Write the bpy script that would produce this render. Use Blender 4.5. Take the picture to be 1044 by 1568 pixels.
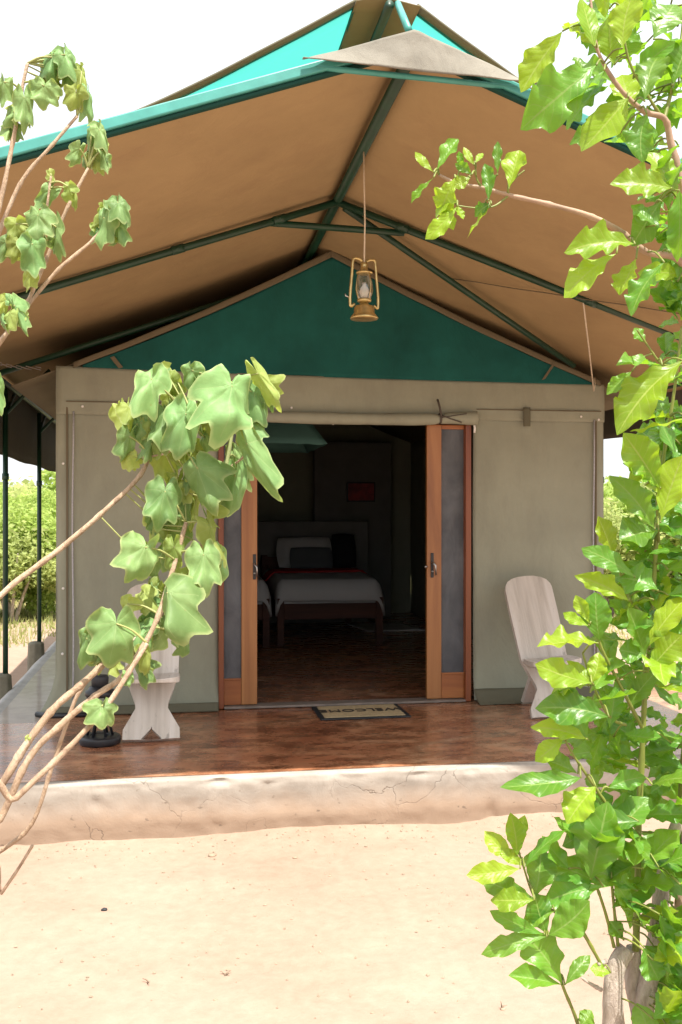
import bpy, bmesh, math, random
from mathutils import Vector, Matrix, noise
R = math.radians
sc = bpy.context.scene
col = sc.collection
for o in list(bpy.data.objects):
    bpy.data.objects.remove(o)

# ------------------------------------------------------------------ camera, sky, sun, exposure
YAW = R(9.3)
CAM = Vector((-1.15, -7.1, 1.735))
cd = bpy.data.cameras.new('camera')
cam = bpy.data.objects.new('camera', cd)
col.objects.link(cam)
cam.location = CAM
cam.rotation_euler = (R(90), 0, -YAW)
cd.lens = 35.0
cd.sensor_width = 36.0
cd.shift_y = -2.0 / 1568.0
cd.clip_start = 0.05
cd.clip_end = 2000
sc.camera = cam

SUN_DIR = Vector((-0.12, 0.465, -1.0)).normalized()      # the way the light travels
world = bpy.data.worlds.new("World")
sc.world = world
world.use_nodes = True
wn = world.node_tree
bg = wn.nodes['Background']
sky = wn.nodes.new('ShaderNodeTexSky')
sky.sky_type = 'NISHITA'
sky.sun_disc = False
sky.sun_elevation = math.asin(-SUN_DIR.z)
sky.sun_rotation = math.atan2(-SUN_DIR.x, -SUN_DIR.y)
sky.altitude = 0
sky.air_density = 1.0
sky.dust_density = 7.0
sky.ozone_density = 0.6
# thin bright haze spread evenly over the clear sky
veil = wn.nodes.new('ShaderNodeMix'); veil.data_type = 'RGBA'
veil.inputs[0].default_value = 0.70
veil.inputs[7].default_value = (6.0, 6.15, 6.3, 1)
wn.links.new(sky.outputs[0], veil.inputs[6])
wn.links.new(veil.outputs[2], bg.inputs[0])
bg.inputs[1].default_value = 0.12
sd = bpy.data.lights.new('sun', 'SUN')
sun = bpy.data.objects.new('sun', sd)
col.objects.link(sun)
sun.location = (0, -20, 40)
sun.rotation_euler = SUN_DIR.to_track_quat('-Z', 'Y').to_euler()
sd.energy = 4.2
sd.angle = R(0.5)
sd.color = (1.0, 0.95, 0.87)
vs = sc.view_settings
vs.view_transform = 'Standard'
vs.look = 'None'
vs.exposure = 1.14
vs.gamma = 1.0
vs.use_curve_mapping = False
sc.cycles.max_bounces = 10
sc.cycles.diffuse_bounces = 5
sc.cycles.transmission_bounces = 6
sc.cycles.transparent_max_bounces = 12

# ------------------------------------------------------------------ camera-ray helper used to survey the place
F = 1524.0
HZ = 782.0
FWD = Vector((math.sin(YAW), math.cos(YAW), 0))
RGT = Vector((math.cos(YAW), -math.sin(YAW), 0))
DS = 1.0                      # how near the foreground shrubs stand
def at(px, py, D):
    D = D * DS
    return CAM + D * (FWD + RGT * ((px - 522) / F) + Vector((0, 0, (HZ - py) / F)))

# ------------------------------------------------------------------ object helpers
def empty(name, loc, label, cat, group=None, rz=0.0):
    o = bpy.data.objects.new(name, None)
    col.objects.link(o)
    o.empty_display_size = 0.1
    o.location = loc
    o.rotation_euler = (0, 0, rz)
    o['label'] = label
    o['category'] = cat
    if group:
        o['group'] = group
    return o
def tag(o, label=None, cat=None, group=None, kind=None):
    if label: o['label'] = label
    if cat: o['category'] = cat
    if group: o['group'] = group
    if kind: o['kind'] = kind
    return o
def offset_of(p):
    v = Vector((0, 0, 0))
    while p is not None:
        v += Vector(p.location)
        p = p.parent
    return v

class MB:
    def __init__(s):
        s.v = []; s.f = []; s.uv = None
    def box(s, x0, x1, y0, y1, z0, z1, M=None):
        b = len(s.v)
        for z in (z0, z1):
            for x, y in ((x0, y0), (x1, y0), (x1, y1), (x0, y1)):
                p = Vector((x, y, z))
                s.v.append(M @ p if M else p)
        for f in ((3, 2, 1, 0), (4, 5, 6, 7), (0, 1, 5, 4), (1, 2, 6, 5), (2, 3, 7, 6), (3, 0, 4, 7)):
            s.f.append([b + i for i in f])
        return s
    def tube(s, pts, r, n=8, cap=True, flat=1.0):
        pts = [Vector(p) for p in pts]
        if not hasattr(r, '__len__'):
            r = [r] * len(pts)
        b = len(s.v)
        up = None
        for i, p in enumerate(pts):
            t = (pts[min(i + 1, len(pts) - 1)] - pts[max(i - 1, 0)]).normalized()
            if up is None:
                up = Vector((0, 0, 1)) if abs(t.z) < .9 else Vector((0, 1, 0))
            x = t.cross(up).normalized()
            up = x.cross(t).normalized()
            for k in range(n):
                a = 2 * math.pi * k / n
                s.v.append(p + (x * math.cos(a) + up * math.sin(a) * flat) * r[i])
        for i in range(len(pts) - 1):
            for k in range(n):
                k2 = (k + 1) % n
                s.f.append([b + i * n + k, b + i * n + k2, b + (i + 1) * n + k2, b + (i + 1) * n + k])
        if cap:
            s.f.append([b + k for k in range(n)][::-1])
            s.f.append([b + (len(pts) - 1) * n + k for k in range(n)])
        return s
    def lathe(s, prof, c=(0, 0, 0), n=24, cap=True):
        b = len(s.v)
        c = Vector(c)
        for r, z in prof:
            for k in range(n):
                a = 2 * math.pi * k / n
                s.v.append(c + Vector((r * math.cos(a), r * math.sin(a), z)))
        for i in range(len(prof) - 1):
            for k in range(n):
                k2 = (k + 1) % n
                s.f.append([b + i * n + k, b + i * n + k2, b + (i + 1) * n + k2, b + (i + 1) * n + k])
        if cap:
            s.f.append([b + k for k in range(n)][::-1])
            s.f.append([b + (len(prof) - 1) * n + k for k in range(n)])
        return s
    def grid(s, fn, nu, nv):
        b = len(s.v)
        for i in range(nu + 1):
            for j in range(nv + 1):
                s.v.append(Vector(fn(i / nu, j / nv)))
        for i in range(nu):
            for j in range(nv):
                a = b + i * (nv + 1) + j
                s.f.append([a, a + nv + 1, a + nv + 2, a + 1])
        return s
    def prism(s, poly, y0, y1, fn=None):
        """polygon in x,z extruded along y"""
        n = len(poly); b = len(s.v)
        for y in (y0, y1):
            for x, z in poly:
                p = Vector((x, y, z))
                s.v.append(fn(p) if fn else p)
        s.f.append([b + i for i in range(n)])
        s.f.append([b + n + i for i in range(n)][::-1])
        for i in range(n):
            j = (i + 1) % n
            s.f.append([b + i, b + n + i, b + n + j, b + j])
        return s
    def build(s, name, m, parent=None, smooth=False, bevel=0, solid=0, local=False, sub=0):
        me = bpy.data.meshes.new(name)
        off = Vector((0, 0, 0)) if (local or parent is None) else offset_of(parent)
        me.from_pydata([tuple(Vector(v) - off) for v in s.v], [], s.f)
        me.validate()
        bm = bmesh.new(); bm.from_mesh(me)
        if not solid:
            bmesh.ops.recalc_face_normals(bm, faces=bm.faces)
        bm.to_mesh(me); bm.free()
        if smooth:
            for p in me.polygons: p.use_smooth = True
        me.materials.append(m)
        o = bpy.data.objects.new(name, me)
        col.objects.link(o)
        if parent: o.parent = parent
        if solid:
            q = o.modifiers.new('thickness', 'SOLIDIFY'); q.thickness = solid; q.offset = 0
        if bevel:
            q = o.modifiers.new('bevel', 'BEVEL'); q.width = bevel; q.segments = 2; q.limit_method = 'ANGLE'; q.angle_limit = R(40)
        if sub:
            q = o.modifiers.new('sub', 'SUBSURF'); q.levels = sub; q.render_levels = sub
        return o

def catmull(pts, n=6):
    pts = [Vector(p) for p in pts]
    out = []
    for i in range(len(pts) - 1):
        p0 = pts[max(i - 1, 0)]; p1 = pts[i]; p2 = pts[i + 1]; p3 = pts[min(i + 2, len(pts) - 1)]
        for k in range(n):
            t = k / n
            out.append(0.5 * ((2 * p1) + (-p0 + p2) * t + (2 * p0 - 5 * p1 + 4 * p2 - p3) * t * t + (-p0 + 3 * p1 - 3 * p2 + p3) * t ** 3))
    out.append(pts[-1])
    return out

# ------------------------------------------------------------------ materials
class NT:
    def __init__(s, name):
        s.m = bpy.data.materials.new(name); s.m.use_nodes = True
        s.t = s.m.node_tree
        s.b = s.t.nodes['Principled BSDF']; s.out = s.t.nodes['Material Output']
    def n(s, typ, **kw):
        x = s.t.nodes.new(typ)
        for k, v in kw.items(): setattr(x, k, v)
        return x
    def l(s, a, b): s.t.links.new(a, b)
    def coord(s, scale=(1, 1, 1), kind='Object'):
        tc = s.n('ShaderNodeTexCoord'); mp = s.n('ShaderNodeMapping')
        mp.inputs['Scale'].default_value = scale
        s.l(tc.outputs[kind], mp.inputs[0])
        return mp.outputs[0]
    def noise(s, vec, scale, detail=6, rough=.6, dist=0):
        x = s.n('ShaderNodeTexNoise')
        x.inputs['Scale'].default_value = scale; x.inputs['Detail'].default_value = detail
        x.inputs['Roughness'].default_value = rough; x.inputs['Distortion'].default_value = dist
        s.l(vec, x.inputs['Vector'])
        return x.outputs[0]
    def ramp(s, fac, stops):
        x = s.n('ShaderNodeValToRGB')
        e = x.color_ramp.elements
        while len(e) > 1: e.remove(e[-1])
        e[0].position = stops[0][0]; e[0].color = (*stops[0][1], 1)
        for p, c in stops[1:]:
            q = e.new(p); q.color = (*c, 1)
        s.l(fac, x.inputs[0])
        return x.outputs[0]
    def mix(s, fac, a, b, typ='MIX'):
        x = s.n('ShaderNodeMix', data_type='RGBA', blend_type=typ)
        for sock, v in ((x.inputs[0], fac), (x.inputs[6], a), (x.inputs[7], b)):
            if isinstance(v, (int, float)): sock.default_value = v
            elif isinstance(v, tuple): sock.default_value = (*v, 1)
            else: s.l(v, sock)
        return x.outputs[2]
    def math(s, op, a, b=0.0):
        x = s.n('ShaderNodeMath', operation=op)
        for sock, v in ((x.inputs[0], a), (x.inputs[1], b)):
            if isinstance(v, (int, float)): sock.default_value = v
            else: s.l(v, sock)
        return x.outputs[0]
    def bump(s, h, strength=.3, dist=.01):
        x = s.n('ShaderNodeBump'); x.inputs['Strength'].default_value = strength; x.inputs['Distance'].default_value = dist
        s.l(h, x.inputs['Height']); s.l(x.outputs[0], s.b.inputs['Normal'])
        return x.outputs[0]

def simple(name, c, rough=.6, var=.25, scale=8, bump=.15, bscale=60, metal=0, stretch=(1, 1, 1), spec=.5, bd=.004):
    t = NT(name)
    v = t.coord(stretch)
    f = t.noise(v, scale)
    lo = tuple(x * (1 - var) for x in c); hi = tuple(min(1, x * (1 + var)) for x in c)
    t.l(t.ramp(f, [(.3, lo), (.7, hi)]), t.b.inputs['Base Color'])
    t.b.inputs['Roughness'].default_value = rough
    t.b.inputs['Metallic'].default_value = metal
    t.b.inputs['Specular IOR Level'].default_value = spec
    if bump: t.bump(t.noise(v, bscale, 4), bump, bd)
    return t.m

def canvas(name, c, trans=0.0, tc=None, var=.12, rough=.85, wrinkle=.25, clear=0.0, dirt=None):
    t = NT(name)
    v = t.coord()
    f = t.noise(v, 1.7, 6, .65)
    lo = tuple(x * (1 - var) for x in c); hi = tuple(min(1, x * (1 + var)) for x in c)
    cc = t.ramp(f, [(.3, lo), (.7, hi)])
    if dirt:
        g = t.noise(t.coord((1, 1, .35)), 3.1, 8, .7)
        fac = t.ramp(g, [(.5, (0, 0, 0)), (.75, (.55, .55, .55))])
        cc = t.mix(fac, cc, dirt)
    t.l(cc, t.b.inputs['Base Color'])
    t.b.inputs['Roughness'].default_value = rough
    t.b.inputs['Specular IOR Level'].default_value = .25
    # weave plus soft creases
    w = t.n('ShaderNodeTexNoise'); w.inputs['Scale'].default_value = 260; t.l(v, w.inputs['Vector'])
    cr = t.noise(t.coord((1, 1, .45)), 3.5, 5, .55, .8)
    h = t.math('ADD', t.math('MULTIPLY', w.outputs[0], .06), cr)
    t.bump(h, wrinkle, .03)
    if trans:
        tr = t.n('ShaderNodeBsdfTranslucent'); tr.inputs[0].default_value = (*(tc or c), 1)
        ms = t.n('ShaderNodeMixShader'); ms.inputs[0].default_value = trans
        t.l(t.b.outputs[0], ms.inputs[1]); t.l(tr.outputs[0], ms.inputs[2])
        last = ms.outputs[0]
        if clear:
            tp = t.n('ShaderNodeBsdfTransparent')
            m2 = t.n('ShaderNodeMixShader'); m2.inputs[0].default_value = clear
            t.l(last, m2.inputs[1]); t.l(tp.outputs[0], m2.inputs[2]); last = m2.outputs[0]
        t.l(last, t.out.inputs[0])
    return t.m

def wood(name, c1, c2, c3, axis='z', rough=.4, scale=6, bump=.15, dist=1.2, st=None, crack=False):
    t = NT(name)
    st = st or {'z': (1, 1, .06), 'x': (.06, 1, 1), 'y': (1, .06, 1)}[axis]
    v = t.coord(st)
    f = t.noise(v, scale, 8, .6, dist)
    cc = t.ramp(f, [(.28, c1), (.5, c2), (.72, c3)])
    if crack:
        k = t.noise(t.coord((1, 1, .12)), 16, 5, .6, .3)
        cc = t.mix(t.ramp(k, [(.64, (0, 0, 0)), (.72, (.75, .75, .75))]), cc, tuple(q * .35 for q in c1))
    t.l(cc, t.b.inputs['Base Color'])
    t.b.inputs['Roughness'].default_value = rough
    g = t.noise(v, scale * 9, 4, .7)
    t.bump(g, bump, .006)
    return t.m

M = {}
M['wall'] = canvas('canvas_olive', (.295, .305, .232), var=.10, wrinkle=.55, dirt=(.215, .215, .17))
M['trim'] = canvas('canvas_trim', (.15, .125, .08), var=.1)
M['gable'] = canvas('canvas_green', (.010, .095, .083), var=.28, wrinkle=.6)
M['roof_brown'] = canvas('canvas_brown', (.37, .268, .14), trans=.02, tc=(.36, .22, .10), var=.10, wrinkle=.35, dirt=(.31, .21, .115))
M['flap_dark'] = canvas('canvas_dark', (.10, .085, .07), var=.1, wrinkle=.2)
M['flap_grey'] = canvas('canvas_grey', (.20, .187, .155), var=.35, wrinkle=.9)
M['binding'] = canvas('binding_olive', (.13, .125, .085), var=.1)
M['net'] = canvas('shade_net', (.02, .30, .28), trans=.66, tc=(.20, .70, .64), var=.04, wrinkle=.05, clear=.12)
M['strip'] = canvas('ridge_strip_canvas', (.25, .21, .125), trans=.22, tc=(.24, .18, .08), var=.18, wrinkle=.3)
M['pole'] = simple('pole_green', (.008, .042, .022), .42, .25, 10, .06)
M['edge_shade'] = canvas('edge_shade_green', (.008, .05, .038), var=.1)  # dark green standing in for shade below the front pipe
M['pole_teal'] = simple('pole_teal', (.055, .27, .235), .4, .15, 10, .05)
M['steel'] = simple('steel', (.45, .45, .44), .35, .2, 20, .1, metal=1)
M['black'] = simple('black_metal', (.014, .015, .018), .35, .3, 15, .06)
M['brass'] = simple('brass', (.56, .44, .20), .34, .25, 25, .1, metal=.85)
M['copper'] = simple('copper_base', (.40, .17, .07), .4, .2, 20, .08, metal=.7)
M['door_wood'] = wood('door_wood', (.20, .07, .022), (.33, .135, .042), (.43, .20, .07), 'z', .36)
M['door_wood_x'] = wood('door_wood_cross', (.20, .055, .014), (.34, .115, .03), (.50, .23, .06), 'x', .36)
M['door_red'] = wood('jamb_wood', (.13, .03, .01), (.22, .06, .018), (.28, .09, .03), 'z', .32)
M['chair'] = wood('weathered_wood', (.40, .355, .30), (.57, .52, .455), (.69, .645, .59), 'z', .8, 13, .5, .25, (1, .07, .07), True)
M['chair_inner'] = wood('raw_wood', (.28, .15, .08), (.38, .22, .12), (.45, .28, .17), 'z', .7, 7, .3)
M['bed_wood'] = wood('bed_wood', (.03, .010, .006), (.06, .02, .011), (.10, .032, .017), 'x', .75)
M['linen'] = canvas('linen', (.46, .46, .46), var=.04, wrinkle=.3)
M['pillow_slate'] = canvas('cushion_slate', (.10, .11, .12), var=.1)
M['pillow_black'] = canvas('cushion_black', (.012, .012, .014), var=.1)
M['red'] = canvas('red_blanket', (.35, .02, .02), var=.2)
M['rug'] = canvas('rug_white', (.62, .62, .60), var=.1)
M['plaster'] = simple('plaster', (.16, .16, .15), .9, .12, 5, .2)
M['coir'] = simple('coir', (.44, .34, .19), .95, .22, 60, .8, 320, bd=.006)
M['rubber'] = simple('rubber', (.02, .022, .026), .6, .2, 20, .2)
M['print'] = simple('mat_print', (.035, .025, .015), .95, .2, 60, .5, 300)
M['rope'] = simple('rope', (.60, .52, .40), .9, .15, 60, .5, 200)
M['white'] = simple('white_plastic', (.75, .74, .70), .5, .1, 20, 0)
M['inner_net'] = canvas('mosquito_net', (.20, .44, .40), trans=.4, tc=(.18, .42, .38), var=.1, wrinkle=.4)
M['zip'] = simple('zip', (.42, .42, .44), .5, .2, 80, .4, 300)
M['footing'] = simple('footing_concrete', (.17, .16, .12), .9, .3, 9, .6, 50)
M['pebble'] = simple('pebble', (.30, .235, .165), .9, .3, 12, .4, 60)
M['twig'] = wood('twig_bark', (.16, .11, .07), (.27, .20, .14), (.37, .29, .22), 'z', .8, 14, .3)
M['picture'] = simple('picture_red', (.25, .02, .02), .5, .9, 6, .1)

def mesh_screen():
    t = NT('insect_screen')
    v = t.coord()
    f = t.noise(t.coord((1, 1, .5)), 7, 5, .6, .5)
    t.l(t.ramp(f, [(.35, (.085, .092, .105)), (.65, (.155, .165, .18))]), t.b.inputs['Base Color'])
    t.b.inputs['Roughness'].default_value = .55
    t.bump(f, .4, .02)
    tp = t.n('ShaderNodeBsdfTransparent'); ms = t.n('ShaderNodeMixShader'); ms.inputs[0].default_value = .22
    t.l(t.b.outputs[0], ms.inputs[1]); t.l(tp.outputs[0], ms.inputs[2]); t.l(ms.outputs[0], t.out.inputs[0])
    return t.m
M['screen'] = mesh_screen()
def glass_mat():
    t = NT('lantern_glass')
    g = t.n('ShaderNodeBsdfGlossy'); g.inputs['Roughness'].default_value = .05; g.inputs[0].default_value = (.9, .92, .95, 1)
    tp = t.n('ShaderNodeBsdfTransparent'); tp.inputs[0].default_value = (.80, .80, .76, 1)
    fr = t.n('ShaderNodeLayerWeight'); fr.inputs[0].default_value = .35
    ms = t.n('ShaderNodeMixShader')
    t.l(t.math('ADD', t.math('MULTIPLY', fr.outputs[1], .6), .08), ms.inputs[0])
    t.l(tp.outputs[0], ms.inputs[1]); t.l(g.outputs[0], ms.inputs[2]); t.l(ms.outputs[0], t.out.inputs[0])
    return t.m
M['glass'] = glass_mat()

def floor_mat():
    t = NT('polished_red_cement')
    v = t.coord((1, 1.5, 1))
    a = t.noise(v, 1.5, 9, .72, .7)
    b = t.noise(t.coord((1, 1.8, 1)), 4.5, 9, .75, .3)
    c1 = t.ramp(a, [(.30, (.15, .055, .028)), (.43, (.34, .13, .062)), (.56, (.46, .215, .11)), (.70, (.60, .38, .23))])
    c2 = t.ramp(b, [(.36, (.4, .38, .36)), (.58, (1.0, 1.0, 1.0)), (.75, (1.45, 1.4, 1.3))])
    c = t.mix(1.0, c1, c2, 'MULTIPLY')
    # the walkway beside the tent and the rim are bare grey cement
    geo = t.n('ShaderNodeTexCoord'); sep = t.n('ShaderNodeSeparateXYZ'); t.l(geo.outputs['Object'], sep.inputs[0])
    wob = t.noise(t.coord(), 2.5, 5)
    x = t.math('ADD', sep.outputs[0], t.math('MULTIPLY', wob, .12))
    side = t.math('LESS_THAN', x, -1.99)
    back = t.math('GREATER_THAN', t.math('ADD', sep.outputs[1], t.math('MULTIPLY', wob, .15)), -.18)
    side2 = t.math('MULTIPLY', side, back)
    edge = t.math('LESS_THAN', t.math('ADD', sep.outputs[1], t.math('MULTIPLY', wob, .05)), -1.735)
    low = t.math('LESS_THAN', sep.outputs[2], .30)
    grey = t.math('MAXIMUM', side2, t.math('MAXIMUM', edge, low))
    cem = t.ramp(t.noise(t.coord(), 6, 8, .7), [(.3, (.24, .20, .16)), (.7, (.40, .345, .285))])
    c = t.mix(grey, c, cem)
    t.l(c, t.b.inputs['Base Color'])
    r = t.math('ADD', t.math('MULTIPLY', b, .30), .12)
    r = t.math('ADD', r, t.math('MULTIPLY', grey, .35))
    t.l(r, t.b.inputs['Roughness'])
    t.b.inputs['Specular IOR Level'].default_value = .75
    t.b.inputs['Coat Weight'].default_value = .2
    t.b.inputs['Coat Roughness'].default_value = .10
    t.bump(t.math('ADD', a, t.math('MULTIPLY', b, .4)), .12, .02)
    return t.m
M['floor'] = floor_mat()

def step_mat():
    t = NT('rough_plastered_cement')
    v = t.coord()
    a = t.noise(v, 4, 9, .7, .5)
    c = t.ramp(a, [(.3, (.265, .235, .20)), (.7, (.415, .375, .325))])
    tc = t.n('ShaderNodeTexCoord'); sep = t.n('ShaderNodeSeparateXYZ'); t.l(tc.outputs['Object'], sep.inputs[0])
    z = t.math('ADD', sep.outputs[2], t.math('MULTIPLY', t.noise(t.coord((1, 1, .5)), 3, 8, .7), .16))
    dirt = t.ramp(z, [(.20, (1, 1, 1)), (.33, (0, 0, 0))])
    c = t.mix(dirt, c, (.345, .255, .185))
    # cracks
    vo = t.n('ShaderNodeTexVoronoi', feature='DISTANCE_TO_EDGE'); vo.inputs['Scale'].default_value = 2.4
    wv = t.n('ShaderNodeVectorMath', operation='ADD')
    nz = t.n('ShaderNodeTexNoise'); nz.inputs['Scale'].default_value = 3.0; nz.inputs['Detail'].default_value = 6
    t.l(v, nz.inputs['Vector'])
    sc_ = t.n('ShaderNodeVectorMath', operation='SCALE'); sc_.inputs['Scale'].default_value = .5
    t.l(nz.outputs[1], sc_.inputs[0]); t.l(v, wv.inputs[0]); t.l(sc_.outputs[0], wv.inputs[1]); t.l(wv.outputs[0], vo.inputs['Vector'])
    gate = t.ramp(t.noise(v, 1.7, 3), [(.50, (0, 0, 0)), (.60, (1, 1, 1))])
    cr = t.ramp(vo.outputs[0], [(.002, (.5, .5, .5)), (.008, (0, 0, 0))])
    crk = t.mix(1.0, cr, gate, 'MULTIPLY')
    pit = t.ramp(t.noise(t.coord((1, 1, 1.6)), 21, 4, .55), [(.66, (0, 0, 0)), (.72, (.7, .7, .7))])
    c = t.mix(pit, c, (.15, .115, .085))
    c = t.mix(crk, c, (.10, .08, .06))
    t.l(c, t.b.inputs['Base Color'])
    t.b.inputs['Roughness'].default_value = .9
    h = t.math('SUBTRACT', t.math('ADD', a, t.math('MULTIPLY', t.noise(v, 40, 6, .7), .25)), crk)
    t.bump(h, .55, .009)
    return t.m
M['step'] = step_mat()

def sand_mat():
    t = NT('pale_sand')
    v = t.coord()
    a = t.noise(v, .9, 8, .6)
    b = t.noise(v, 14, 8, .7)
    c = t.ramp(a, [(.32, (.305, .212, .157)), (.5, (.352, .256, .195)), (.7, (.385, .293, .230))])
    c = t.mix(.35, c, t.ramp(b, [(.3, (.25, .168, .12)), (.7, (.405, .308, .238))]))
    tc = t.n('ShaderNodeTexCoord'); sep = t.n('ShaderNodeSeparateXYZ'); t.l(tc.outputs['Object'], sep.inputs[0])
    far = t.math('ADD', t.math('MULTIPLY', sep.outputs[1], .5), t.math('MULTIPLY', t.noise(v, .35, 5), 3.0))
    grass = t.ramp(t.math('MULTIPLY', far, .1), [(.55, (0, 0, 0)), (.66, (.85, .85, .85))])
    gc = t.ramp(t.noise(v, .5, 8, .7), [(.3, (.10, .13, .035)), (.5, (.24, .21, .09)), (.7, (.36, .27, .14))])
    c = t.mix(grass, c, gc)
    t.l(c, t.b.inputs['Base Color'])
    t.b.inputs['Roughness'].default_value = .95
    t.b.inputs['Specular IOR Level'].default_value = .1
    h = t.math('ADD', t.math('MULTIPLY', b, .5), t.math('MULTIPLY', t.noise(v, 110, 5, .7), .35))
    t.bump(h, .55, .015)
    return t.m
M['sand'] = sand_mat()

def leaf_mat(name, dark, light, vein, trans, tcol, rough, palm, spec=.5):
    t = NT(name)
    uv = t.n('ShaderNodeUVMap'); sep = t.n('ShaderNodeSeparateXYZ'); t.l(uv.outputs[0], sep.inputs[0])
    u, w = sep.outputs[0], sep.outputs[1]
    oi = t.n('ShaderNodeObjectInfo')
    f = t.noise(t.coord((1, 1, 1)), 5, 5, .6)
    c = t.mix(t.math('MULTIPLY', t.math('ADD', f, oi.outputs['Random']), .5), dark, light)
    if palm:
        # u = angle/pi from tip, w = ring fraction: veins radiate along the lobes
        s_ = t.math('ABSOLUTE', t.math('SINE', t.math('MULTIPLY', u, math.pi * 4.0)))
        vm = t.math('LESS_THAN', s_, t.math('DIVIDE', .018, t.math('ADD', w, .12)))
        s2 = t.math('MULTIPLY', t.math('MULTIPLY', vm, t.math('LESS_THAN', w, .86)), .95)
        hv = s_
        rim = t.ramp(w, [(.90, (0, 0, 0)), (.99, (.8, .8, .8))])
        pale = t.ramp(t.noise(t.coord(), 2.3, 4, .55), [(.42, (0, 0, 0)), (.66, (.5, .5, .5))])  # whitish sheen painted into the blade colour as soft blotches
        c = t.mix(pale, c, tuple(min(1, q * 1.35) for q in light))
        c = t.mix(rim, c, vein)
    else:
        # u along the blade, w = signed across (0..1, .5 is the midrib)
        d = t.math('ABSOLUTE', t.math('SUBTRACT', w, .5))
        mid = t.math('LESS_THAN', d, .022)
        ph = t.math('FRACT', t.math('MULTIPLY', t.math('SUBTRACT', u, t.math('MULTIPLY', d, .42)), 9.0))
        side = t.math('LESS_THAN', t.math('ABSOLUTE', t.math('SUBTRACT', ph, .5)), .05)
        s2 = t.math('MAXIMUM', mid, t.math('MULTIPLY', side, .55))
        hv = t.math('ABSOLUTE', t.math('SUBTRACT', ph, .5))
    sp = t.noise(t.coord((1, 1, 1)), 7.5, 3, .5)
    c = t.mix(t.ramp(sp, [(.70, (0, 0, 0)), (.76, (.6, .6, .6))]), c, (.20, .15, .05))
    hs = t.n('ShaderNodeHueSaturation')
    t.l(c, hs.inputs['Color'])
    t.l(t.math('ADD', .80, t.math('MULTIPLY', oi.outputs['Random'], .42)), hs.inputs['Value'])
    t.l(t.math('ADD', .485, t.math('MULTIPLY', t.math('FRACT', t.math('MULTIPLY', oi.outputs['Random'], 7.3)), .03)), hs.inputs['Hue'])
    c = t.mix(t.math('MULTIPLY', s2, .75), hs.outputs[0], vein)
    t.l(c, t.b.inputs['Base Color'])
    t.b.inputs['Roughness'].default_value = rough
    t.b.inputs['Specular IOR Level'].default_value = spec
    t.bump(t.math('ADD', t.math('MULTIPLY', hv, .5), f), .25, .006)
    tr = t.n('ShaderNodeBsdfTranslucent')
    t.l(t.mix(t.math('MULTIPLY', s2, .5), tcol, dark), tr.inputs[0])
    ms = t.n('ShaderNodeMixShader'); ms.inputs[0].default_value = trans
    t.l(t.b.outputs[0], ms.inputs[1]); t.l(tr.outputs[0], ms.inputs[2]); t.l(ms.outputs[0], t.out.inputs[0])
    return t.m
M['leafL'] = leaf_mat('matte_lobed_leaf', (.105, .215, .060), (.205, .33, .125), (.38, .46, .20), .30, (.30, .42, .07), .55, True, .35)
M['leafL2'] = leaf_mat('yellowish_lobed_leaf', (.22, .31, .07), (.33, .40, .12), (.40, .46, .2), .42, (.44, .52, .07), .6, True, .3)
M['leafR'] = leaf_mat('glossy_leaf', (.050, .165, .020), (.130, .285, .028), (.30, .43, .11), .42, (.30, .54, .02), .34, False)
M['leafR2'] = leaf_mat('young_glossy_leaf', (.165, .32, .018), (.28, .42, .028), (.44, .52, .12), .46, (.42, .58, .022), .36, False)
M['stemL'] = wood('pale_stem', (.22, .14, .09), (.41, .29, .19), (.56, .44, .33), 'z', .8, 34, .7, 1.0, (1, 1, .5), True)
M['stemG'] = simple('pale_green_stem', (.30, .34, .15), .6, .2, 20, .15)
M['stemR'] = simple('green_stem', (.17, .20, .035), .5, .3, 20, .1)
M['barkR'] = wood('grey_bark', (.24, .19, .15), (.45, .38, .32), (.60, .53, .46), 'z', .95, 26, 1.0, 1.6, (1, 1, .35))
M['twigR'] = simple('brown_twig', (.33, .22, .15), .6, .3, 20, .2)
M['petiole'] = simple('petiole', (.28, .30, .10), .6, .2, 20, .05)
def bush_mat(name, a, b, c, tr=.4):
    t = NT(name)
    f = t.noise(t.coord(), 1.1, 4, .6)
    g = t.noise(t.coord(), 9, 3, .6)
    t.l(t.ramp(t.math('ADD', t.math('MULTIPLY', f, .55), t.math('MULTIPLY', g, .45)), [(.36, a), (.5, b), (.64, c)]), t.b.inputs['Base Color'])
    t.b.inputs['Roughness'].default_value = .6
    x = t.n('ShaderNodeBsdfTranslucent'); x.inputs[0].default_value = (*[min(1, q * 1.7) for q in c], 1)
    ms = t.n('ShaderNodeMixShader'); ms.inputs[0].default_value = tr
    t.l(t.b.outputs[0], ms.inputs[1]); t.l(x.outputs[0], ms.inputs[2]); t.l(ms.outputs[0], t.out.inputs[0])
    return t.m
M['bush'] = bush_mat('bush_leaves', (.17, .25, .05), (.28, .38, .08), (.40, .48, .14))
M['bush2'] = bush_mat('bush_leaves_olive', (.19, .24, .07), (.30, .36, .11), (.42, .46, .18))
M['grass'] = bush_mat('dry_grass', (.15, .23, .05), (.26, .30, .09), (.38, .35, .15), .35)

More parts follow.
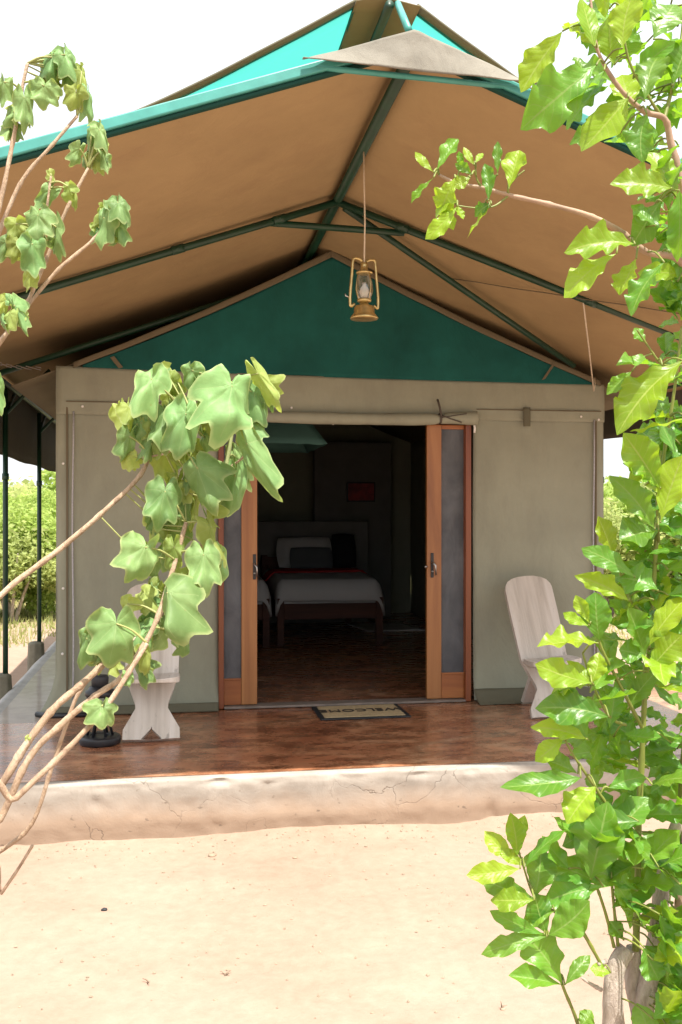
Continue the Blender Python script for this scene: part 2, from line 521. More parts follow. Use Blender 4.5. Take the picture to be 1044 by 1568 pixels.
# ------------------------------------------------------------------ the setting: ground, veranda slab
rnd = random.Random(7)
def graded(lo, hi, a, b, step):
    xs = []
    x = a
    while x <= b + 1e-6:
        xs.append(x); x += step
    s = step; x = xs[-1]
    while x < hi:
        s *= 1.35; x += s; xs.append(x)
    s = step; x = xs[0]
    while x > lo:
        s *= 1.35; x -= s; xs.insert(0, x)
    return xs
gx = graded(-450, 450, -4.0, 4.0, .06)
gy = graded(-300, 700, -5.2, -1.0, .05)
def ground_z(x, y):
    z = .022 * noise.noise(Vector((x * 1.1, y * 1.1, 0))) + .014 * noise.noise(Vector((x * 4, y * 4, 3))) + .006 * noise.noise(Vector((x * 11, y * 11, 5)))
    # a low drift of sand against the step, higher to the right
    d = max(0.0, 1 - abs(y + 1.65) / .5)
    z += d * d * (.03 + .035 * max(0, x + .3)) * (1 + .5 * noise.noise(Vector((x * 2.2, 0, 9))))
    if y > 9: z += .25 * noise.noise(Vector((x * .06, y * .06, 1))) * min(1, (y - 9) / 20)
    return z
m = MB()
for x in gx:
    for y in gy:
        m.v.append(Vector((x, y, ground_z(x, y))))
ny = len(gy)
for i in range(len(gx) - 1):
    for j in range(ny - 1):
        m.f.append([i * ny + j, (i + 1) * ny + j, (i + 1) * ny + j + 1, i * ny + j + 1])
tag(m.build('ground', M['sand'], smooth=True), 'pale bare sand in front of the tent with dry grass beyond it', kind='structure')

FZ = .33
# slab: polished top sheet + rough front and sides
m = MB()
def slab_top(u, v):
    x = -2.36 + u * 5.2
    y = -1.755 + v * 8.3 if v > 0 else -1.755
    return (x, y, FZ + .002 * noise.noise(Vector((x * 1.5, y * 1.5, 0))))
m.grid(slab_top, 60, 70)
tag(m.build('veranda_floor', M['floor'], smooth=True), 'polished red brown cement veranda floor', kind='structure')
m = MB()
def step_fn(u, v):
    x = -2.75 + u * 6.0
    w = noise.noise(Vector((x * 1.3, 0, 2))) * .014 + noise.noise(Vector((x * 5, v * 3, 2))) * .006 + noise.noise(Vector((x * 17, v * 9, 6))) * .005 + .05 * max(0, noise.noise(Vector((x * 8, v * 4, 13))) - .38)
    prof = [(-1.752, FZ - .002), (-1.798, FZ - .003), (-1.810, FZ - .010), (-1.812, FZ - .05), (-1.80, .2), (-1.795, .1), (-1.775, .02), (-1.76, -.1)]
    k = v * (len(prof) - 1); i = min(int(k), len(prof) - 2); f = k - i
    y = prof[i][0] * (1 - f) + prof[i + 1][0] * f; z = prof[i][1] * (1 - f) + prof[i + 1][1] * f
    q = 0 if v < .06 else 1
    z += noise.noise(Vector((x * 2.2, 1, 8))) * .008 * q * (1 - v)
    return (x, y + w * q, z)
m.grid(step_fn, 240, 28)
tag(m.build('veranda_step', M['step'], smooth=True), 'rough plastered cement front face of the veranda', kind='structure')
m = MB()
def side_fn(u, v):
    y = -1.8 + u * 8.35
    prof = [(-2.355, FZ - .002), (-2.42, FZ + .012), (-2.47, FZ - .02), (-2.55, .12), (-2.62, -.08)]
    k = v * 4; i = min(int(k), 3); f = k - i
    x = prof[i][0] * (1 - f) + prof[i + 1][0] * f; z = prof[i][1] * (1 - f) + prof[i + 1][1] * f
    return (x + noise.noise(Vector((y * 1.5, v, 4))) * .012, y, z)
m.grid(side_fn, 90, 12)
tag(m.build('veranda_kerb', simple('grey_cement', (.37, .365, .35), .75, .2, 5, .35, 40), smooth=True), 'grey cement kerb along the side of the veranda', kind='structure')
m = MB()
m.grid(lambda u, v: (2.84 + v * .2, -1.8 + u * 8.35, FZ - .001 - v * v * .45), 60, 6)
tag(m.build('veranda_side', M['step'], smooth=True), 'far right side of the cement veranda', kind='structure')

# ------------------------------------------------------------------ the tent
tent = empty('safari_tent', (0.02, 0, FZ), 'olive canvas safari tent with a green gable and sliding wooden doors', 'tent')
XL, XR = -1.98, 2.02
def ztop(x):                      # top seam of the front wall, sagging very slightly
    return 2.735 - .012 * (x + 2) - .012 * math.sin((x - XL) / (XR - XL) * math.pi)
def wall_panel(x0, x1, side):
    def fn(u, v):
        x = x0 + u * (x1 - x0)
        z = FZ + .012 + v * (2.42 - FZ)
        y = .012 * noise.noise(Vector((x * 1.6, z * .8, 3))) + .005 * noise.noise(Vector((x * 5, z * 2, 1)))
        y += .010 * math.sin(x * 9 + z * 1.3) * (1 - v) * .6 + .012 * noise.noise(Vector((x * 3.5 + z * 1.2, z * .35, 11)))
        fl = max(0, 1 - v / .16) ** 2
        edge = abs(u - side)
        if edge < .16:            # outer corner billows out at the foot
            y -= fl * .05 * (1 - edge / .16); x += (-1 if side == 0 else 1) * fl * .11 * (1 - edge / .16)
        y -= fl * .035
        return (x, y, z)
    return fn
MB().grid(wall_panel(XL, -.868, 0), 30, 50).build('wall_panel', M['wall'], tent, True, solid=.004)
MB().grid(wall_panel(1.0, XR, 1), 30, 50).build('wall_panel', M['wall'], tent, True, solid=.004)
def band(u, v):
    x = XL + u * (XR - XL)
    z = 2.40 + v * (ztop(x) - 2.40)
    y = -.012 + .010 * noise.noise(Vector((x * 2.2, z * 3, 7))) + .004 * noise.noise(Vector((x * 7, z * 6, 2))) - .01 * math.sin(v * math.pi)
    return (x, y, z)
MB().grid(band, 80, 14).build('head_band', M['wall'], tent, True, solid=.004)
AP = Vector((-.06, -.02, 3.57))
def gable(u, v):
    x = -1.80 + u * 3.72
    t_ = (x - AP.x) / (1.92 - AP.x) if x > AP.x else (AP.x - x) / (AP.x + 1.80)
    zt = AP.z + (ztop(x) + .01 - AP.z) * t_ - .03 * math.sin(t_ * math.pi)
    zb = ztop(x) - .004
    z = zb + v * (zt - zb)
    rr_ = math.atan2(z - 2.7, abs(x) + .4)
    y = -.02 + .020 * noise.noise(Vector((x * 1.4, z * 1.9, 5))) + .010 * noise.noise(Vector((rr_ * 9, x * .6, 8))) + .005 * noise.noise(Vector((x * 4 + z * 3, z * 2, 5)))
    return (x, y, z)
MB().grid(gable, 70, 26).build('gable_panel', M['gable'], tent, True, solid=.004)
def gtrim(sgn):
    def fn(u, v):
        ex = 1.98 if sgn > 0 else -1.86
        x = AP.x + (ex - AP.x) * u
        zt = AP.z + .035 + (ztop(ex) - AP.z - .01) * u - .03 * math.sin(u * math.pi)
        return (x, -.038 - .004 * math.sin(u * 21), zt - v * (.050 - .010 * u) + .003 * noise.noise(Vector((x * 5, v, 1))))
    return fn
MB().grid(gtrim(-1), 40, 3).build('gable_trim', M['trim'], tent, True, solid=.006)
MB().grid(gtrim(1), 40, 3).build('gable_trim', M['trim'], tent, True, solid=.006)
def strap(x0, z0, x1, z1, w=.035):
    return MB().grid(lambda u, v: (x0 + (x1 - x0) * u + (v - .5) * w * .8, -.042, z0 + (z1 - z0) * u + (v - .5) * w * .3), 4, 2)
strap(-1.60, 2.80, -1.54, 2.725).build('corner_strap', M['trim'], tent, solid=.005)
strap(1.62, 2.84, 1.53, 2.71).build('corner_strap', M['trim'], tent, solid=.005)
# roof of the tent and its body
for sgn in (-1, 1):
    ex, ez = (-2.28, 2.59) if sgn < 0 else (2.32, 2.56)
    MB().grid(lambda u, v: (AP.x + (ex - AP.x) * u, .0 + v * 6.4, AP.z + (ez - AP.z) * u - .04 * math.sin(u * math.pi)), 16, 20).build('tent_roof_slope', M['trim'], tent, True, solid=.006)
def sidewall(x):
    return MB().grid(lambda u, v: (x + .012 * noise.noise(Vector((u * 6, v * 3, x))), .006 + u * 6.3, FZ - .03 + v * (2.70 - FZ)), 40, 14)
sidewall(XL).build('side_wall', M['wall'], tent, True, solid=.004)
sidewall(XR).build('side_wall', M['wall'], tent, True, solid=.004)
MB().prism([(XL, FZ - .03), (XR, FZ - .03), (XR, 2.7), (AP.x, 3.52), (XL, 2.7)], 6.30, 6.33).build('back_wall', M['wall'], tent)
# stitched seams, zips, eyelets
def seam(x, z0, z1, y=-.008, w=.007, name='seam', mat='trim'):
    MB().box(x - w, x + w, y - .012, y, z0, z1).build(name, M[mat], tent, bevel=.002)
seam(-1.905, .40, 2.50, y=-.006); seam(1.955, .40, 2.50, y=-.006)
def zipline(x):
    m = MB(); m.tube([(x + .004 * math.sin(i * .8), -.022 - .004 * math.sin(i), .42 + i * .2) for i in range(11)], .006, 6)
    m.build('zip', M['zip'], tent, True)
zipline(-1.865); zipline(1.935)
MB().box(XL + .07, -.87, -.036, -.020, 2.485, 2.491).build('hem_seam', M['trim'], tent, bevel=.002)
MB().box(1.02, XR - .03, -.036, -.020, 2.478, 2.484).build('hem_seam', M['trim'], tent, bevel=.002)
for x, z in ((-1.80, 2.455), (-1.93, 2.06), (-1.93, 1.2), (-1.935, .75), (1.40, 2.455), (1.83, 2.44), (1.97, 2.42), (-.35, 2.47), (-.05, 2.36)):
    m = MB().lathe([(.004, 0), (.009, .002), (.009, .005), (.003, .006)], (0, 0, 0), 10)
    Q = Matrix.Translation((x, -.028, z)) @ Matrix.Rotation(R(90), 4, 'X')
    m.v = [Q @ v for v in m.v]
    m.build('eyelet', M['white'], tent, True)
MB().grid(lambda u, v: (1.375 + u * .05, -.040 - .012 * u, 2.50 - v * .14), 3, 6).build('canvas_tab', M['binding'], tent, True, solid=.004)
# rolled-up door flap
pts = []
rad = []
for i in range(61):
    u = i / 60
    x = -.88 + u * 1.885
    z = 2.405 - .012 * math.sin(u * math.pi) + .004 * noise.noise(Vector((x * 5, 0, 1)))
    r_ = .042 + .005 * noise.noise(Vector((x * 3, 5, 1)))
    if abs(x - .73) < .05: r_ *= .72 + 5.6 * abs(x - .73)
    if x > .78: r_ *= 1 + (x - .78) * 1.1; z += .006
    pts.append((x, -.072, z)); rad.append(r_)
roll = MB().tube(pts, rad, 18).build('rolled_door_flap', M['wall'], tent, True)
m = MB()
for k in range(3):
    m.tube([(.725 + k * .005, -.072 + math.sin(a * .5236) * .036, 2.405 + math.cos(a * .5236) * .037) for a in range(13)], .004, 5)
m.tube([(.73, -.112, 2.42), (.725, -.09, 2.48), (.715, -.06, 2.545)], .008, 5)
m.tube([(.735, -.108, 2.425), (.80, -.116, 2.40), (.88, -.118, 2.375)], .005, 5)
m.tube([(.735, -.108, 2.41), (.80, -.115, 2.42), (.92, -.112, 2.44)], .004, 5)
m.build('tie_cord', M['flap_dark'], roll, True)
MB().tube([(.985, -.07, 2.37), (.992, -.075, 2.34), (.99, -.07, 2.305)], .008, 6).build('toggle', M['white'], roll, True)
# skirts lying on the floor
def skirt(x0, x1):
    def fn(u, v):
        x = x0 + u * (x1 - x0)
        k = v
        y = -.035 - k * .15 - .02 * noise.noise(Vector((x * 3, 0, 4)))
        z = FZ + .085 * (1 - k) ** 2.2 + .007 + .010 * max(0, noise.noise(Vector((x * 5, v * 3, 9))))
        return (x, y, z)
    return fn
MB().grid(skirt(1.0, 1.95), 40, 8).build('ground_skirt', M['binding'], tent, True, solid=.006)
MB().grid(lambda u, v: (-1.97 + u * 1.10, -.07 - .035 * v, FZ + .055 * (1 - v) + .006), 40, 5).build('ground_skirt', M['binding'], tent, True, solid=.006)
m = MB(); m.tube([(-2.10, -.06, FZ + .016), (-2.02, -.13, FZ + .014), (-1.85, -.12, FZ + .013), (-1.6, -.10, FZ + .012)], [.02, .022, .018, .010], 8)
m.build('skirt_hem', M['black'], tent, True)

# doors: two wooden leaves with insect screens, threshold and jambs
def jamb(x0, x1):
    MB().box(x0, x1, -.035, .07, FZ + .004, 2.40).build('door_jamb', M['door_red'], tent, bevel=.006)
jamb(-.868, -.830); jamb(.935, .978)
MB().box(-.829, .934, -.02, .06, 2.372, 2.398).build('door_head', M['door_wood_x'], tent, bevel=.004)
MB().box(-.829, .934, -.045, .085, FZ + .003, FZ + .020).build('threshold', simple('threshold_cement', (.20, .165, .14), .7, .25, 12, .3, 60), tent, bevel=.005)
def leaf(xs0, xs1, xm0, xm1, handle_x, side):
    d = MB().box(xs0, xs1, .002, .045, FZ + .024, 2.368).build('door_leaf', M['door_wood'], tent, bevel=.005)
    MB().box(min(xm0, xm1), max(xm0, xm1), .006, .041, FZ + .024, FZ + .20).build('bottom_rail', M['door_wood_x'], d, bevel=.004)
    MB().box(min(xm0, xm1), max(xm0, xm1), .006, .041, 2.335, 2.366).build('top_rail', M['door_wood_x'], d, bevel=.004)
    MB().box(min(xm0, xm1), max(xm0, xm1), -.002, .012, FZ + .20, FZ + .214).build('glazing_bead', M['door_wood_x'], d, bevel=.002)
    a, b = min(xm0, xm1), max(xm0, xm1)
    MB().grid(lambda u, v: (a + u * (b - a), .024 + .006 * noise.noise(Vector((u * 2, v * 9, side))), FZ + .205 + v * 1.80), 6, 60).build('insect_screen', M['screen'], d, True)
    # handle
    h = MB().box(handle_x - .011, handle_x + .011, -.008, .001, 1.245, 1.425).build('lock_plate', M['black'], d, bevel=.003)
    m = MB().tube([(handle_x, -.01, 1.355), (handle_x, -.045, 1.355), (handle_x + side * .012, -.052, 1.335), (handle_x + side * .016, -.05, 1.265)], [.008, .008, .007, .006], 8)
    m.tube([(handle_x, -.008, 1.29), (handle_x, -.016, 1.29)], .007, 10)
    m.build('lever', M['steel'], d, True)
    return d
leaf(-.705, -.592, -.830, -.7055, -.612, 1)
dR = leaf(.652, .762, .7625, .935, .690, 1)
MB().tube([(.648, -.01, 1.325), (.630, -.02, 1.325)], .008, 8).build('latch_pin', M['steel'], dR, True)

# ------------------------------------------------------------------ the fly roof over tent and veranda
fly = empty('fly_roof', (-.2, 0, FZ), 'brown canvas fly roof on green steel poles, over tent and veranda', 'canopy')
RX = -.2
YF, YB = -3.1, 6.2
def roof_z(x, y):
    f = min(1, max(0, (y - YF) / 3.0))
    rz = 3.672 - .012 * f
    ez = (2.86 if x < RX else 2.69) - .05 * f
    ex = 2.38 if x < RX else 2.78
    return rz + (ez - rz) * abs(x - RX) / ex
def roof(sgn):
    W = 2.38 if sgn < 0 else 2.78
    def fn(u, v):
        x = RX + sgn * W * u
        y = YF + v * (YB - YF)
        bay = math.sin(math.pi * ((y + 3.1) % 1.94) / 1.94) if y < -1.16 else math.sin(math.pi * min(1, (y + 1.16) / 3.2)) if y < 2.04 else 0
        z = roof_z(x, y) - .035 * math.sin(math.pi * u) * (.4 + bay * .6) + .010 * noise.noise(Vector((x * 1.2, y * 1.2, 4)))
        return (x, y, z)
    return fn
MB().grid(roof(-1), 44, 90).build('roof_panel', M['roof_brown'], fly, True, solid=.005)
MB().grid(roof(1), 44, 90).build('roof_panel', M['roof_brown'], fly, True, solid=.005)
PR = .022
def pole(name, a, b, r=PR, mat='pole', n=10, bow=0):
    a = Vector(a); b = Vector(b)
    return MB().tube([a, a.lerp(b, .5) + Vector((0, 0, bow)), b], r, n).build(name, M[mat], fly, True)
rp = pole('ridge_pole', (RX, YF + .03, 3.618), (RX + .02, YB, 3.612), .028)
def edge_bar(name, a, b, h, w, mat, drop=0):
    a = Vector(a); b = Vector(b)
    m = MB()
    m.v = [p + Vector((0, dy, dz - drop)) for p in (a, b) for dy, dz in ((-w, -h), (w, -h), (w, h), (-w, h))]
    m.f = [(3, 2, 1, 0), (4, 5, 6, 7), (0, 1, 5, 4), (1, 2, 6, 5), (2, 3, 7, 6), (3, 0, 4, 7)]
    return m.build(name, M[mat], fly, bevel=.006)
for ex, ez in ((-2.62, 2.822), (2.60, 2.60)):
    e = edge_bar('front_edge_pipe', (RX, YF - .02, 3.655), (ex, YF - .02, ez + .006), .024, .020, 'pole_teal')
    edge_bar('edge_shade_strip', (RX, YF - .012, 3.620), (ex, YF - .012, ez - .027), .009, .016, 'edge_shade')  # dark strip painted in as the shaded underside of the edge pipe
pole('front_tie_beam', (-.60, YF - .03, 3.520), (.24, YF - .03, 3.496), .012, 'pole_teal')
# grey canvas gable piece over the tie beam
def gpiece(u, v):
    x = -.66 + u * .99
    zt = (3.690 - .338 * (RX - x)) if x < RX else (3.690 - .380 * (x - RX))
    zb = 3.530 - .03 * u - .005 * math.sin(u * math.pi)
    zt = max(zt, zb + .006)
    z = zb + (zt - zb) * v
    y = YF - .085 + .03 * v + .010 * noise.noise(Vector((x * 5, z * 9, 3))) + .004 * noise.noise(Vector((x * 14, z * 16, 3)))
    return (x, y, z)
MB().grid(gpiece, 50, 14).build('gable_flap', M['flap_grey'], fly, True, solid=.005)
# rafters, braces, eaves
for y in (-1.16, 2.9):
    pole('rafter', (RX, y, 3.600), (-2.52, y, 2.80 if y < 0 else 2.79))
    pole('rafter', (RX, y, 3.600), (2.52, y, 2.675))
for x_, y_, z_ in ((-1.15, -1.16, 3.274), (1.42, -1.16, 3.049), (.2, -1.16, 3.464), (-.55, -1.16, 3.479)):
    sl = .345 if x_ < RX else -.34
    m = MB(); m.tube([(x_ - .035, y_, z_ - .035 * sl), (x_ + .035, y_, z_ + .035 * sl)], .0265, 12)
    m.tube([(x_, y_ - .036, z_), (x_, y_ + .036, z_)], .007, 6)
    m.build('pole_sleeve', M['pole'], fly, True)
pole('collar_tie', (-.60, -1.13, 3.463), (.22, -1.13, 3.44), .020)
pole('rafter', (RX, .12, 3.46), (-2.55, .12, 2.63), .022)
pole('rafter', (.30, .06, 3.37), (2.62, .40, 2.985), .022)
pole('diagonal_brace', (RX + .05, -1.13, 3.575), (1.76, -.06, 2.815), .021)
pole('eave_pipe', (-2.5, -3.08, 2.775), (-2.5, 6.1, 2.715))
pole('eave_pipe', (2.5, -3.08, 2.66), (2.5, 6.1, 2.70))
posts = []
for x in (-2.5, 2.5):
    for y in (1.12, 3.07, 5.6):
        p = pole('post', (x, y, FZ + .02), (x, y, 2.70), .021, 'pole')
        m = MB().tube([(x, y, 1.98), (x, y, 2.03)], .027, 10); m.build('clamp_collar', M['pole'], p, True)
        pole('knee_brace', (x, y, 2.50), (x, y + .42, 2.70), .014)
        s_ = 1 if x < 0 else -1
        pole('knee_brace', (x, y, 2.50), (x + s_ * .34, y, 2.86), .014)
def side_flap(x, sg, zb):
    def fn(u, v):
        y = -1.0 + u * 7.1
        return (x + sg * (.05 + .05 * v) + .012 * noise.noise(Vector((y * 2, v * 2, 6))), y, 2.80 + (zb - 2.80) * v + .018 * math.sin(math.pi * ((y + 1) % 1.85) / 1.85) * v * v)
    return fn
MB().grid(side_flap(-2.5, -1, 2.19), 70, 8).build('side_flap', M['flap_dark'], fly, True, solid=.004)
MB().grid(side_flap(2.5, 1, 2.36), 70, 8).build('side_flap', M['flap_dark'], fly, True, solid=.004)
MB().tube([(-2.60, -1.0 + i * .35, 2.19 + .018 * math.sin(math.pi * ((i * .35) % 1.85) / 1.85)) for i in range(21)], .007, 6).build('flap_hem', M['binding'], fly, True)
# tension chains from tent corner to the eave
def chain(a, b, n=14):
    a = Vector(a); b = Vector(b); m = MB()
    for i in range(n):
        p = a.lerp(b, i / n); q = a.lerp(b, (i + 1.15) / n)
        sag = -.03 * math.sin(math.pi * i / n)
        d = Vector((0, .008, 0)) if i % 2 else Vector((0, 0, .008))
        p = p + Vector((0, 0, sag)); q = q + Vector((0, 0, sag))
        m.tube([p + d, q + d], .0028, 4); m.tube([p - d, q - d], .0028, 4)
    return m
chain((-2.07, -.08, 2.70), (-2.49, -.25, 2.775)).build('tension_chain', M['steel'], fly)
chain((2.08, -.08, 2.66), (2.49, .1, 2.72)).build('tension_chain', M['steel'], fly)
# seam line across the roof canvas
MB().tube([(.62 + i * .19, -.55 - i * .17, roof_z(.62 + i * .19, -.55 - i * .17) - .046 + .004 * (i % 2)) for i in range(11)], .0035, 5).build('roof_seam', M['trim'], fly, True)

# upper shade net
net = empty('shade_net', (-.2, 0, 3.7), 'bright teal shade net stretched in a peak above the brown fly roof', 'shade net')
NX, NZ, NY = -.20, 4.135, -2.55
def netz(d): return NZ - .475 * d - .020 * d * d
def net_panel(sgn):
    def fn(u, v):
        d = .14 + u * 1.72
        y0 = NY - .02 + .20 * math.sin(math.pi * u * .8) * .6
        y = y0 + v * 7.6
        return (NX + sgn * d, y, netz(d) - .030 * math.sin(math.pi * u) - .03 * math.sin(math.pi * v) + .006 * noise.noise(Vector((d * 3, y * 3, sgn))))
    return fn
for sgn in (-1, 1):
    MB().grid(net_panel(sgn), 30, 50).build('net_panel', M['net'], net, True, solid=.003)
    f0 = net_panel(sgn)
    MB().grid(lambda u, v: Vector(f0(u, 0)) + Vector((0, -.075 * v + .02, .004)), 30, 2).build('edge_binding', M['binding'], net, True, solid=.010)
    MB().tube([Vector(f0(0, v / 20)) + Vector((sgn * .006, 0, -.008)) for v in range(21)], .008, 6).build('inner_hem', M['gable'], net, True)
MB().grid(lambda u, v: (NX + (u - .5) * .30, NY - .10 + v * 7.6, NZ - .06 - abs(u - .5) * .05 + .012 * noise.noise(Vector((u * 3, v * 22, 3)))), 8, 60).build('ridge_strip', M['strip'], net, True, solid=.005)
MB().tube([(NX, NY - .12, NZ - .10), (NX, 5.0, NZ - .10)], .022, 10).build('net_ridge_pole', M['pole'], net, True)
MB().tube([(RX - .02, YF - .03, 3.70), (NX + .045, NY - .08, NZ - .07)], .016, 8).build('net_strut', M['pole_teal'], net, True)
MB().tube([(RX, 5.6, 3.66), (NX, 4.9, NZ - .1)], .016, 8).build('net_strut', M['pole'], net, True)

# footings of the posts
lab = {(-2.5, 1.12): 'squat concrete footing under the green post nearest the veranda edge',
       (-2.5, 3.07): 'squat concrete footing under the green post beside the bushes'}
for x in (-2.5, 2.5):
    for y in (1.12, 3.07, 5.6):
        m = MB(); m.lathe([(.085, -.15), (.085, .30), (.078, FZ + .10), (.05, FZ + .115)], (x - .03 * (1 if x < 0 else -1), y, 0), 8)
        o = m.build('post_footing', M['footing'], bevel=.01)
        tag(o, lab.get((x, y), 'concrete footing under a green post further back along the veranda'), 'footing', 'concrete footings under the roof posts')

# ------------------------------------------------------------------ hanging lantern
LX, LY, LZ = -.2, -2.04, 2.725
lan = empty('hurricane_lantern', (LX, LY, LZ), 'brass hurricane lantern hanging on a cord from the ridge', 'lantern')
def L(prof, name, mat, n=24, cap=True, p=lan):
    return MB().lathe(prof, (LX, LY, LZ), n, cap).build(name, M[mat], p, True)
L([(.070, .0), (.074, .006), (.066, .016), (.054, .030), (.052, .060), (.046, .068), (.024, .074), (.022, .085)], 'fuel_tank', 'brass')
L([(.0, .012), (.062, .004), (.068, .0015)], 'tank_underside', 'copper', cap=False)
L([(.022, .085), (.036, .090), (.038, .100), (.030, .106)], 'burner', 'brass')
L([(.032, .104), (.042, .125), (.047, .150), (.044, .180), (.036, .212), (.028, .232)], 'glass_globe', 'glass', cap=False)
L([(.030, .232), (.044, .236), (.044, .241), (.022, .250), (.018, .275), (.021, .285), (.012, .292)], 'chimney', 'brass')
L([(.006, .106), (.017, .118), (.024, .140), (.020, .160), (.010, .172), (.010, .190)], 'light_bulb', 'white')
for sx in (-1, 1):
    pts = [(.055, .075), (.075, .062), (.080, .085), (.078, .14), (.070, .22), (.064, .292), (.056, .309), (.030, .308), (.012, .298)]
    MB().tube(catmull([(LX + sx * a * math.cos(.25), LY + sx * a * .25, LZ + z) for a, z in pts], 4), .0075, 8).build('side_tube', M['brass'], lan, True)
m = MB()
for k in range(4):
    a = k * math.pi / 2 + .5
    m.tube([(LX + math.cos(a) * r_, LY + math.sin(a) * r_, LZ + z) for r_, z in ((.04, .10), (.053, .15), (.05, .19), (.04, .236))], .0018, 5)
m.build('wire_guard', M['brass'], lan, True)
MB().tube([(LX - .08, LY - .02, LZ + .105), (LX - .100, LY - .025, LZ + .112), (LX - .104, LY - .025, LZ + .122)], .004, 6).build('wick_knob', M['steel'], lan, True)
MB().tube([(LX, LY, LZ + .285), (LX + .004, LY, LZ + .5), (LX, LY, LZ + .7), (LX - .002, LY, 3.595)], .0042, 6).build('hanging_cord', M['rope'], lan, True)

# loose cords at the right of the roof
o = MB().tube([(1.369, -1.16, 3.05), (1.63, -.64, 2.845), (1.90, -.10, 2.625)], .0055, 6).build('guy_cord', M['rope'], None, True)
tag(o, 'pale cord hanging from the right rafter down to the tent corner', 'cord')
o = MB().tube([(1.90, -.10, 2.623), (1.915, -.09, 2.67), (1.925, -.06, 2.73)], .004, 6).build('short_cord_end', M['rope'], None, True)
tag(o, 'short pale cord end tied at the right tent corner', 'cord')

# ------------------------------------------------------------------ carved plank chairs
def plank_outline():
    half = [(.0, .075), (.035, .055), (.075, .0), (.135, .0), (.172, .012), (.170, .075), (.128, .150), (.098, .205), (.100, .235), (.135, .335), (.150, .385), (.163, .42), (.168, .60), (.172, .80), (.172, .955), (.165, .985), (.145, 1.018), (.11, 1.042), (.06, 1.058), (.0, 1.063)]
    return half
def make_chair(name, label, loc, rz, mat='chair', roll=0):
    t = empty(name, loc, label, 'chair', 'carved wooden chairs on the veranda', rz)
    t.rotation_euler = (0, R(roll), rz)
    lean = R(29)
    half = plank_outline()
    m = MB()
    # front and back skins, dished; built as strips across the plank
    th = .042
    vs_ = []
    rows = []
    # sample rows by v
    def width(v):
        for i in range(4, len(half) - 1):
            a, b = half[i], half[i + 1]
            if min(a[1], b[1]) <= v <= max(a[1], b[1]):
                f = (v - a[1]) / (b[1] - a[1]) if abs(b[1] - a[1]) > 1e-6 else 0
                return a[0] + (b[0] - a[0]) * f
        return .001
    vv = [.008, .012, .03, .05, .074, .09, .11, .13, .15, .17, .19, .205, .22, .24, .26, .30, .335, .36, .385, .42, .48, .55, .62, .70, .78, .86, .92, .955, .985, 1.005, 1.018, 1.03, 1.042, 1.052, 1.058, 1.0625]
    NS = 10
    def notch(v):
        return max(0.0, .075 * (1 - v / .078)) if v < .078 else 0.0
    def P(u, v, s):
        x = u
        y = -s * th / 2
        if v > .36: y += .020 * (1 - (u / .17) ** 2) if s > 0 else .012 * (1 - (u / .17) ** 2)
        y += .004 * noise.noise(Vector((u * 9, v * 4, loc[0])))
        c, s2 = math.cos(lean), math.sin(lean)
        return Vector((x, v * s2 + y * c, v * c - y * s2))
    for sx in (-1, 1):
        base = len(m.v)
        for s in (1, -1):
            for v in vv:
                w0, w1 = notch(v), width(v)
                for k in range(NS // 2 + 1):
                    m.v.append(P(sx * (w0 + (w1 - w0) * k / (NS // 2)), v, s))
        K = NS // 2 + 1; N = len(vv)
        def id_(s, i, k): return base + (0 if s > 0 else N * K) + i * K + k
        for i in range(N - 1):
            for k in range(K - 1):
                m.f.append([id_(1, i, k), id_(1, i, k + 1), id_(1, i + 1, k + 1), id_(1, i + 1, k)])
                m.f.append([id_(-1, i, k), id_(-1, i + 1, k), id_(-1, i + 1, k + 1), id_(-1, i, k + 1)])
            m.f.append([id_(1, i, K - 1), id_(-1, i, K - 1), id_(-1, i + 1, K - 1), id_(1, i + 1, K - 1)])
            if vv[i] < .078: m.f.append([id_(1, i, 0), id_(1, i + 1, 0), id_(-1, i + 1, 0), id_(-1, i, 0)])
        for k in range(K - 1):
            m.f.append([id_(1, 0, k), id_(-1, 0, k), id_(-1, 0, k + 1), id_(1, 0, k + 1)])
            m.f.append([id_(1, N - 1, k), id_(1, N - 1, k + 1), id_(-1, N - 1, k + 1), id_(-1, N - 1, k)])
    m.build('back_plank', M[mat], t, False, bevel=.006, local=True)
    # seat plank pushed through the back: rounded seat in front, tail on the floor behind
    m = MB()
    prof = [(-.30, .150), (-.285, .165), (-.24, .172), (-.10, .170), (-.02, .155), (.01, .085), (.12, .075), (.30, .080), (.46, .085)]
    L0 = .372
    ys = math.sin(lean) * .385
    tilt = R(-35)
    rows = []
    b = len(m.v)
    for d, w in prof:
        # front part nearly level, tail slopes down to the floor
        if d <= 0: y = ys + d; z = L0 + .02 - d * .06 ; nz = (0, .06, 1)
        else: y = ys + d * .80; z = L0 + .02 - d * .80
        for k in range(7):
            u = -w + 2 * w * k / 6
            dish = -.014 * (1 - (u / w) ** 2) if d < 0 else 0
            m.v.append(Vector((u, y, z + dish)))
        for k in range(7):
            u = -w + 2 * w * k / 6
            m.v.append(Vector((u, y - (.0 if d <= 0 else .02), z - .036)))
    for i in range(len(prof) - 1):
        a = b + i * 14; c = a + 14
        for k in range(6):
            m.f.append([a + k, a + k + 1, c + k + 1, c + k]); m.f.append([a + 7 + k, c + 7 + k, c + 8 + k, a + 8 + k])
        m.f.append([a, c, c + 7, a + 7]); m.f.append([a + 6, a + 13, c + 13, c + 6])
    m.f.append([b + k for k in range(7)] + [b + 13 - k for k in range(7)])
    e = b + (len(prof) - 1) * 14
    m.f.append([e + 6 - k for k in range(7)] + [e + 7 + k for k in range(7)])
    # lower the tail end to the floor
    zmin = min(v.z for v in m.v)
    m.build('seat_plank', M['chair'], t, False, bevel=.006, local=True)
    return t
